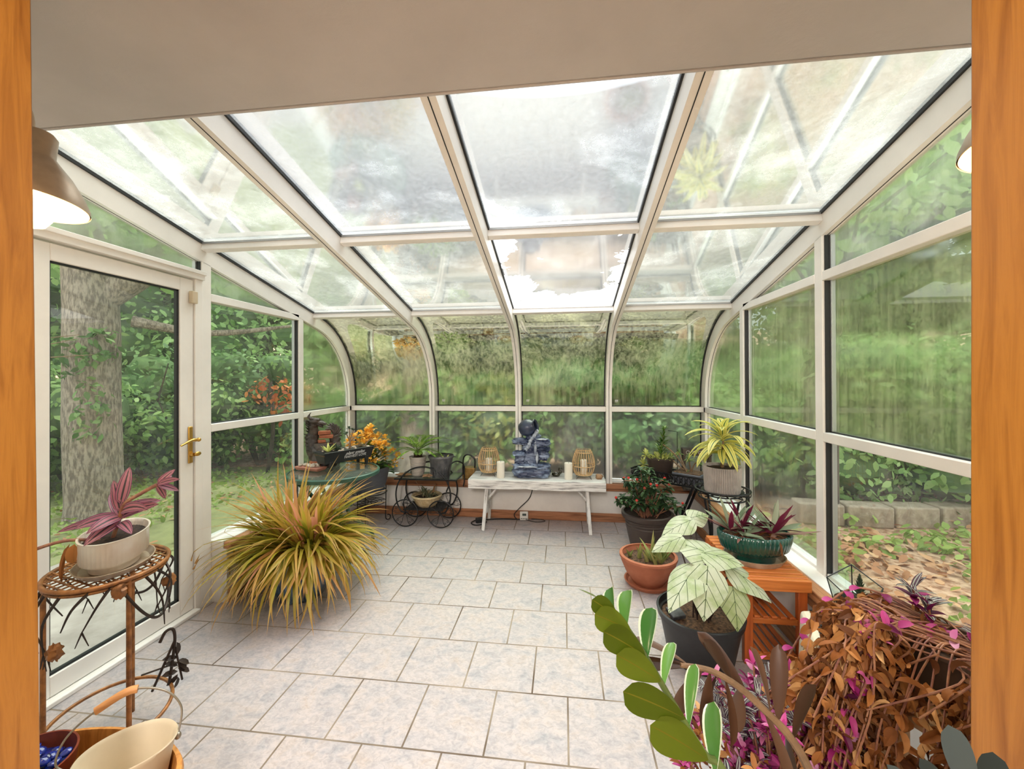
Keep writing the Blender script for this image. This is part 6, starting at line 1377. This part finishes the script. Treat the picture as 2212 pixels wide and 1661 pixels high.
for k in range(7): p0 = V((rnd.uniform(-.04,.06), rnd.uniform(-.07,.0), .195)); st.tube([p0, p0+V((rnd.uniform(-.01,.01),0.01,rnd.uniform(.1,.2)))], 0.004, 6)
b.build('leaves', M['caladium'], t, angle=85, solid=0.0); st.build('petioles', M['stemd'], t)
# ---------------------------------------------------------------- heater, cables, terrarium
t = thing('space_heater', 'cream slotted space heater on the floor by the right wall, half hidden by dried vines', 'heater', (1.10, 1.93, 0), R(-18))
b = MB(); b.hexa([(-.075,-.13,0.0),(.075,-.13,0.0),(.075,.13,0.0),(-.075,.13,0.0)], [(-.06,-.13,.37),(.075,-.13,.40),(.075,.13,.40),(-.06,.13,.37)]); b.build('case', M['heater'], t, bevel=0.015, bseg=3)
b = MB()
for k in range(13): y = -.115+.0185*k; b.obox((0.015,y,0.3925), 0.085, 0.007, 0.012, Matrix.Rotation(R(-12.5),3,'Y'))
for k in range(8): b.obox((-0.0665-0.0000,-0.07,0.06+0.02*k), 0.006, 0.10, 0.007)
b.build('vent_grille', M['gasket'], t, smooth=False)
b = MB(); b.lathe([(0.018,0),(0.018,0.008),(0.010,0.010)], 20, c=(-0.063,0.045,0.30), rot=Matrix.Rotation(R(-90),3,'Y'), capt=True); b.build('dial', M['gasket'], t)
b = MB()
for k in range(4):
    for j in range(2): b.obox((-0.068+0.0012*k,0.02+0.04*j,0.14+0.035*k), 0.004, 0.016, 0.009)
b.build('control_marks', M['gasket'], t, smooth=False)
b = MB(); b.tube(smoothpts([(1.13,2.06,.03),(1.10,2.13,.012),(1.02,2.15,.009),(0.98,2.08,.009),(1.05,2.02,.009),(1.16,2.14,.009),(1.20,2.34,.010),(1.19,2.6,.010)], 8), 0.007, 8); o = b.build('heater_cable', M['cordb']); tag(o, 'beige power cable looping on the floor under the teak bench', 'cable')
t = thing('glass_terrarium', 'black-edged geometric glass terrarium with succulents on the right sill', 'terrarium', (1.296, 2.035, SILL+0.004), R(-25))
T_ = [(0.105*cos(R(90+72*k)), 0.105*sin(R(90+72*k)), 0.115 + (0.055 if k == 0 else 0)) for k in range(5)]; B_2 = [(0.075*cos(R(90+72*k)), 0.075*sin(R(90+72*k)), 0.003) for k in range(5)]
b = MB()
for k in range(5):
    j = (k+1) % 5; b.tube([T_[k],T_[j]], 0.0025, 5); b.tube([B_2[k],B_2[j]], 0.0025, 5); b.tube([B_2[k],T_[k]], 0.0025, 5)
b.build('edges', M['gasket'], t)
b = MB()
for k in range(5):
    j = (k+1) % 5; ids = [b.vert(p) for p in (B_2[k],B_2[j],T_[j],T_[k])]; b.face(ids)
b.build('glass', G['clearsm'], t, smooth=False)
b = MB(); b.lathe([(0.066,0.004),(0.078,0.045),(0.04,0.05),(0.005,0.052)], 24); b.build('gravel', M['soill'], t)
b = MB(); rr_ = random.Random(14)
for k in range(60): z = 0.05+0.10*k/60; b.leaf((0.015,0.0,z), dirv(k*2.4, R(20+60*k/60)), 0.045*(1-0.4*k/60), 0.016, -0.3, 0.4, 4, 'fat', rr_.random(), thick=0.003)
for k in range(50): b.leaf((-0.03+0.0,-0.02,0.05), dirv(k*2.4, R(10+75*k/50)), 0.045, 0.012, -0.2, 0.4, 4, 'lance', rr_.random(), thick=0.002)
for k in range(40): b.leaf((0.06,-0.01,0.05), dirv(k*2.4, R(10+75*k/40)), 0.04, 0.014, -0.2, 0.4, 4, 'fat', rr_.random(), thick=0.002)
b.build('succulents', M['succd'], t)
# ---------------------------------------------------------------- brown planter with dried and purple trailing stems
PO = V((0.921, 1.42, 0)); pu = V((0.523,-0.852,0)); pv = V((0.852,0.523,0)); PA = math.atan2(pu.y, pu.x)
def PP(u, v, z): return PO + pu*u + pv*v + V((0,0,z))
t = thing('pine_side_table', 'pale pine plank table under the brown planter, by the right doorway jamb', 'table', (0,0,0))
PT = 0.530
def quadbox(b, u0, u1, v0, v1, z0, z1): b.hexa([PP(u0,v0,z0),PP(u1,v0,z0),PP(u1,v1,z0),PP(u0,v1,z0)], [PP(u0,v0,z1),PP(u1,v0,z1),PP(u1,v1,z1),PP(u0,v1,z1)])
b = MB(); quadbox(b, 0.03, 0.50, -0.09, 0.20, PT-0.025, PT); b.build('top', M['lightwood'], t, bevel=0.008, bseg=3)
for u in (0.05, 0.44):
    for v in (-0.07, 0.045):
        b = MB(); quadbox(b, u, u+0.035, v, v+0.035, 0.0, PT-0.026); b.build('leg', M['lightwood'], t, bevel=0.003)
t = thing('trough_of_vines', 'taupe plastic planter box overflowing with dried brown and purple trailing stems', 'planter', (0,0,0))
b = MB(); z0, z1 = PT+0.001, PT+0.170
def rect(u0,u1,v0,v1,z): return [PP(u0,v0,z),PP(u1,v0,z),PP(u1,v1,z),PP(u0,v1,z)]
A1, A2 = rect(0.02,0.50,0.015,0.185,z0), rect(0.0,0.52,0.0,0.20,z1-0.02); b.hexa(A1, A2)
for k in range(4):
    pass
b.build('box', M['planterbrown'], t, bevel=0.006)
b = MB(); c4 = [PP(-.005,-.005,z1-.01),PP(.525,-.005,z1-.01),PP(.525,.205,z1-.01),PP(-.005,.205,z1-.01)]
for p, q in zip(c4, c4[1:]+c4[:1]): b.beam(p, q, 0.026, 0.022)
b.build('rolled_rim', M['planterbrown'], t, bevel=0.006)
b = MB(); b.hexa(rect(0.01,0.51,0.01,0.19,z1-0.03), rect(0.01,0.51,0.01,0.19,z1-0.014)); b.build('soil', M['soil'], t)
rr_ = random.Random(77); st = MB(); dl = MB(); pl = MB(); zd = MB()
def spray(mb, p, n, L, W, val=None, up=0.2, shape='lance', bend=0.8, fold=0.45, tw=0.0):
    for _ in range(n): mb.leaf(p, V((rr_.uniform(-1,1), rr_.uniform(-1,1), rr_.uniform(-.8,.8)+up)), L*rr_.uniform(.7,1.25), W*rr_.uniform(.75,1.25), bend*rr_.uniform(.2,1.6), fold*rr_.uniform(.4,1.6), 5, shape, rr_.random() if val is None else val, roll=rr_.uniform(-1,1), twist=rr_.uniform(-tw,tw))
def vine(pts, kind, r=0.0032, every=2, L=0.05, W=0.022):
    path = smoothpts(pts, 6); st.tube(path, r, 6)
    for i in range(2, len(path), every):
        p = path[i]; k_ = kind(i/len(path)) if callable(kind) else kind
        if k_ == 'd': spray(dl, p, 2, L, W, up=-0.4, bend=1.5, fold=0.7, tw=2.2)
        elif k_ == 'p': spray(pl, p, 2, L*0.85, W*1.0)
        elif k_ == 'z': spray(zd, p, 2, L*0.9, W)
    return path
# stems spilling over the front (camera) side and left end down to the floor
for k in range(80):
    u = rr_.uniform(0.10, 0.46) if k % 6 == 0 else rr_.uniform(-.03,.12); start = PP(rr_.uniform(0.0,0.5), rr_.uniform(0.03,0.15), z1+rr_.uniform(-.01,.03)); over = PP(u, -0.02-rr_.random()*0.05, z1+rr_.uniform(.0,.035))
    f_ = rr_.random(); out = rr_.uniform(0.04,0.22); zend = rr_.uniform(0.12, 0.50)
    far_ = u > 0.10
    if far_: zend = rr_.uniform(0.50,0.64); out *= 0.55
    mid = PP(u+rr_.uniform(-.06,.03), -0.05-out*0.6, (z1+zend)/2+0.08); end = PP(u-rr_.uniform(0,.16), -0.06-out, zend)
    vine([start, over, mid, end], (lambda s: 'd' if s > (0.62 if far_ else 0.28) else None) if f_ < 0.93 else 'p', r=0.0027, every=1 if k % 2 else 2, L=0.055, W=0.026)
for k in range(14):                                          # longer ones hanging before the table front
    u = rr_.uniform(.16,.46); zend = rr_.uniform(.22,.44)
    vine([PP(u,.05,z1), PP(u-.02,-.03,z1+.02), PP(u-rr_.uniform(0,.08),-.11-rr_.random()*.05,.52), PP(u-rr_.uniform(.02,.14),-.13-rr_.random()*.06,zend)], lambda s: 'd' if s > .45 else None, r=.0026, every=1, L=.055, W=.025)
for k in range(26):                                          # over the left end, hanging beside the heater
    v = rr_.uniform(-0.02, 0.16); zend = rr_.uniform(0.22,0.52)
    vine([PP(0.15,v,z1+.01), PP(-0.02,v,z1+rr_.uniform(.01,.04)), PP(-0.07-rr_.random()*.03,v,z1-.10), PP(-0.08-rr_.random()*.06,v-rr_.uniform(0,.08),zend)], lambda s: 'd' if s > .35 else None, every=1, L=0.05, W=0.024)
vine([PP(.1,.15,z1+.02), PP(-.05,.10,z1+.045), PP(-.13,.03,z1-.05), PP(-.19,-.03,z1-.2), PP(-.22,-.10,z1-.36)], None, 0.0035)
for s_ in range(9):
    q = smoothpts([PP(.1,.15,z1+.02), PP(-.05,.10,z1+.045), PP(-.13,.03,z1-.05), PP(-.19,-.03,z1-.2), PP(-.22,-.10,z1-.36)], 6)[4+s_*2]
    pl.leaf(q, V((-.9,-.4,.3)) if s_ % 2 else V((-.2,-.9,.2)), .05, .024, .9, .3, 5, 'oval', rr_.random()*.6+.1)
for k in range(30):                                          # stems lying over the top
    u0, u1 = rr_.uniform(0,.5), rr_.uniform(-.02,.52); v0, v1 = rr_.uniform(0,.2), rr_.uniform(-.02,.2)
    vine([PP(u0,v0,z1-.005), PP(u0*.7+u1*.3+rr_.uniform(-.05,.05),(v0*.6+v1*.4)+rr_.uniform(-.04,.04),z1+rr_.uniform(.0,.05)), PP(u0*.3+u1*.7+rr_.uniform(-.05,.05),(v0*.3+v1*.7)+rr_.uniform(-.04,.04),z1+rr_.uniform(.0,.06)), PP(u1,v1,z1+rr_.uniform(0,.03))], lambda s: 'd' if rr_.random() < .30 else None, r=0.0024, every=3, L=0.045, W=0.02)
for u, v, h in ((.08,.14,.09),(.13,.10,.075),(.33,.17,.10),(.42,.12,.08),(.25,.08,.05),(.47,.16,.07)):    # upright purple tips
    p = PP(u, v, z1); q = PP(u-.01, v, z1+h); st.tube([p, q], .003, 6); zd = MB()
    for k in range(9): zd.leaf(q-V((0,0,.012*(k % 4))), dirv(k*2.4, R(rr_.uniform(15,70))), rr_.uniform(.05,.075), .022, .5, .35, 5, 'lance', rr_.random())
    zd.build('striped_tip', M['purpd'], t)
    for k in range(3): pl.leaf(q-V((0,0,.03)), dirv(k*2.1, R(rr_.uniform(0,40))), .055, .028, .7, .35, 5, 'lance', rr_.random()*.5)
dl.build('dried_leaves', M['dry'], t); st.build('stems', M['stemp'], t); pl.build('purple_leaves', M['purp'], t)
# purple plant on the floor in front
t = thing('purple_trailing_plant', 'bushy magenta and silver-striped trailing plant on the floor below the planter box', 'potted plant', (0.655, 1.41, 0))
pot('pot', t, [(0.10,0.0),(0.115,0.01),(0.13,0.14),(0.135,0.15)], 0.006, M['planterbrown'], 0.13)
st = MB(); dl = MB(); pl = MB(); zd = MB()
for k in range(120):
    az = rr_.random()*2*PI; q = rr_.uniform(.05,.30); up_ = rr_.uniform(.04,.34)*(1-q*1.6)+.20
    end = V((cos(az)*q*1.15, sin(az)*q*0.85, max(.04, up_-(q*0.45)**1.2+rr_.uniform(-.03,.06)))); a0 = V((cos(az)*.05, sin(az)*.05, .13)); mid = a0.lerp(end,.55)+V((0,0,.07))
    f_ = rr_.random(); kd = 'p' if f_ < .62 else ('z' if f_ < .82 else 'd')
    if end.y > 0.10: kd = 'z' if rr_.random() < .8 else 'p'
    if end.x > 0.18 and rr_.random() < .45: kd = 'd'
    path = vine([a0, mid, end], kd, .0028, 2, .044, .020)
    tg = {'p': pl, 'z': zd, 'd': dl}[kd]
    for j in range(5): tg.leaf(end, dirv(j*1.3+rr_.random(), R(rr_.uniform(0,70))), rr_.uniform(.036,.058), .020, .6, .35, 5, 'lance', rr_.random())
dl.build('dried_leaves', M['dry'], t); st.build('stems', M['stemp'], t); pl.build('magenta_leaves', M['purp'], t); zd.build('striped_leaves', M['purpd'], t)
# ---------------------------------------------------------------- ZZ plant in the doorway
t = thing('zz_plant', 'glossy-leaved stem plant in the doorway foreground with one green and one brown frond', 'potted plant', (0.42, 0.50, 0))
pot('pot', t, [(0.12,0.0),(0.13,0.01),(0.155,0.24),(0.16,0.25)], 0.008, M['brownpot'], 0.22)
base = V((0.42, 0.50, 0)); L_ = lambda p: V(p) - base
g = MB(); gg = MB(); br = MB(); dk = MB(); sg_ = MB(); sb = MB()
path = smoothpts([(0,0,.22), L_((.33,.56,.62)), L_((.235,.628,.865)), L_((.20,.630,.905)), L_((.152,.622,.985)), L_((.112,.617,1.055)), L_((.078,.613,1.105)), L_((.052,.61,1.135))], 6)
sg_.tube(path, [.0075-.00012*i for i in range(len(path))], 8)
sg_.leaf(L_((.052,.61,1.13)), (-.9,.05,.35), .035, .007, 0, .3, 3, 'lance')
# leaflets toward the left (flat to the camera) and right (edge on), base point -> tip
for b0, tip, W in (((.204,.625,.895),(.126,.60,.955),.046),((.172,.620,.955),(.088,.59,1.007),.040),((.137,.616,1.008),(.078,.595,1.052),.036),((.115,.613,1.045),(.060,.595,1.083),.036),((.095,.612,1.08),(.047,.597,1.105),.033),((.077,.61,1.098),(.043,.60,1.123),.025)):
    b0, tip = L_(b0)+V((0,0,.006)), L_(tip)+V((0,0,.012)); d = tip-b0; g.leaf(b0, d, d.length*1.06, W*1.38, .12, .12, 14, 'obov', rr_.random(), up=(0,-1,.35))
for b0, tip, W in (((.214,.628,.878),(.218,.655,.962),.030),((.176,.622,.945),(.196,.67,1.012),.022),((.14,.617,1.003),(.164,.67,1.045),.022),((.117,.613,1.045),(.130,.66,1.10),.032),((.088,.612,1.085),(.094,.66,1.125),.030),((.072,.61,1.10),(.066,.655,1.128),.026),((.235,.63,.80),(.255,.60,.86),.036)):
    b0, tip = L_(b0), L_(tip); d = tip-b0; gg.leaf(b0, d, d.length, W*1.25, .3, .45, 12, 'obov', rr_.random(), up=(-.6,-.7,.2))
yl = MB(); yl.leaf(L_((.24,.55,.80)), (.02,-.05,1), .075, .042, .1, .25, 12, 'obov', .8, up=(0,-1,0)); yl.tube([L_((.29,.55,.6)), L_((.24,.55,.80))], .004, 6); yl.build('young_leaflet', M['zzg'], t, angle=80)
path = smoothpts([(0,0,.22), L_((.44,.66,.60)), L_((.40,.74,.80)), L_((.335,.755,.885)), L_((.262,.755,.938)), L_((.20,.752,.950))], 6)
sb.tube(path, [.009-.00016*i for i in range(len(path))], 8)
for i, (d, Lf) in enumerate((((-.95,-.1,.12),.11),((-.9,.3,.3),.10),((-.8,.3,-.25),.10),((-.5,-.3,-.5),.09),((-.2,-.4,-.9),.10),((-.1,.3,-.9),.10),((.1,-.2,-1),.11),((-.3,.3,.5),.07),((.1,.4,-.9),.12),((-.45,.3,.55),.11),((.3,-.3,-.9),.12),((-.15,.1,.95),.11),((.12,.2,.95),.12),((.15,.1,-1.),.12),((.3,.1,.8),.10))):
    p = path[max(0, len(path)-2-int(i*1.1))]; br.leaf(p, d, Lf, .036, .2, .45, 11, 'obov', rr_.random(), roll=rr_.uniform(-.5,.5))
path = smoothpts([(0.03,0,.22), L_((.47,.53,.6)), L_((.485,.55,.90)), L_((.47,.555,.985))], 6); sb.tube(path, .007, 8)
for b0, tip, W in (((.478,.55,.94),(.452,.55,1.035),.034),((.49,.55,.93),(.502,.555,1.005),.036),((.487,.55,.90),(.53,.555,.965),.03),((.47,.55,.93),(.428,.56,.985),.022),((.46,.55,.91),(.40,.57,.97),.020)):
    b0, tip = L_(b0), L_(tip); d = tip-b0; dk.leaf(b0, d, d.length, W*1.1, .1, .15, 14, 'obov', rr_.random(), up=(-.2,-1,.2))
g.build('green_leaflets', M['zz'], t, angle=80); gg.build('glossy_leaflets', M['zzg'], t, angle=80); br.build('brown_leaflets', M['zzb'], t, angle=80); dk.build('dark_leaflets', M['zzd'], t, angle=80); sg_.build('green_stem', M['stemg'], t); sb.build('brown_stem', M['stemb'], t)
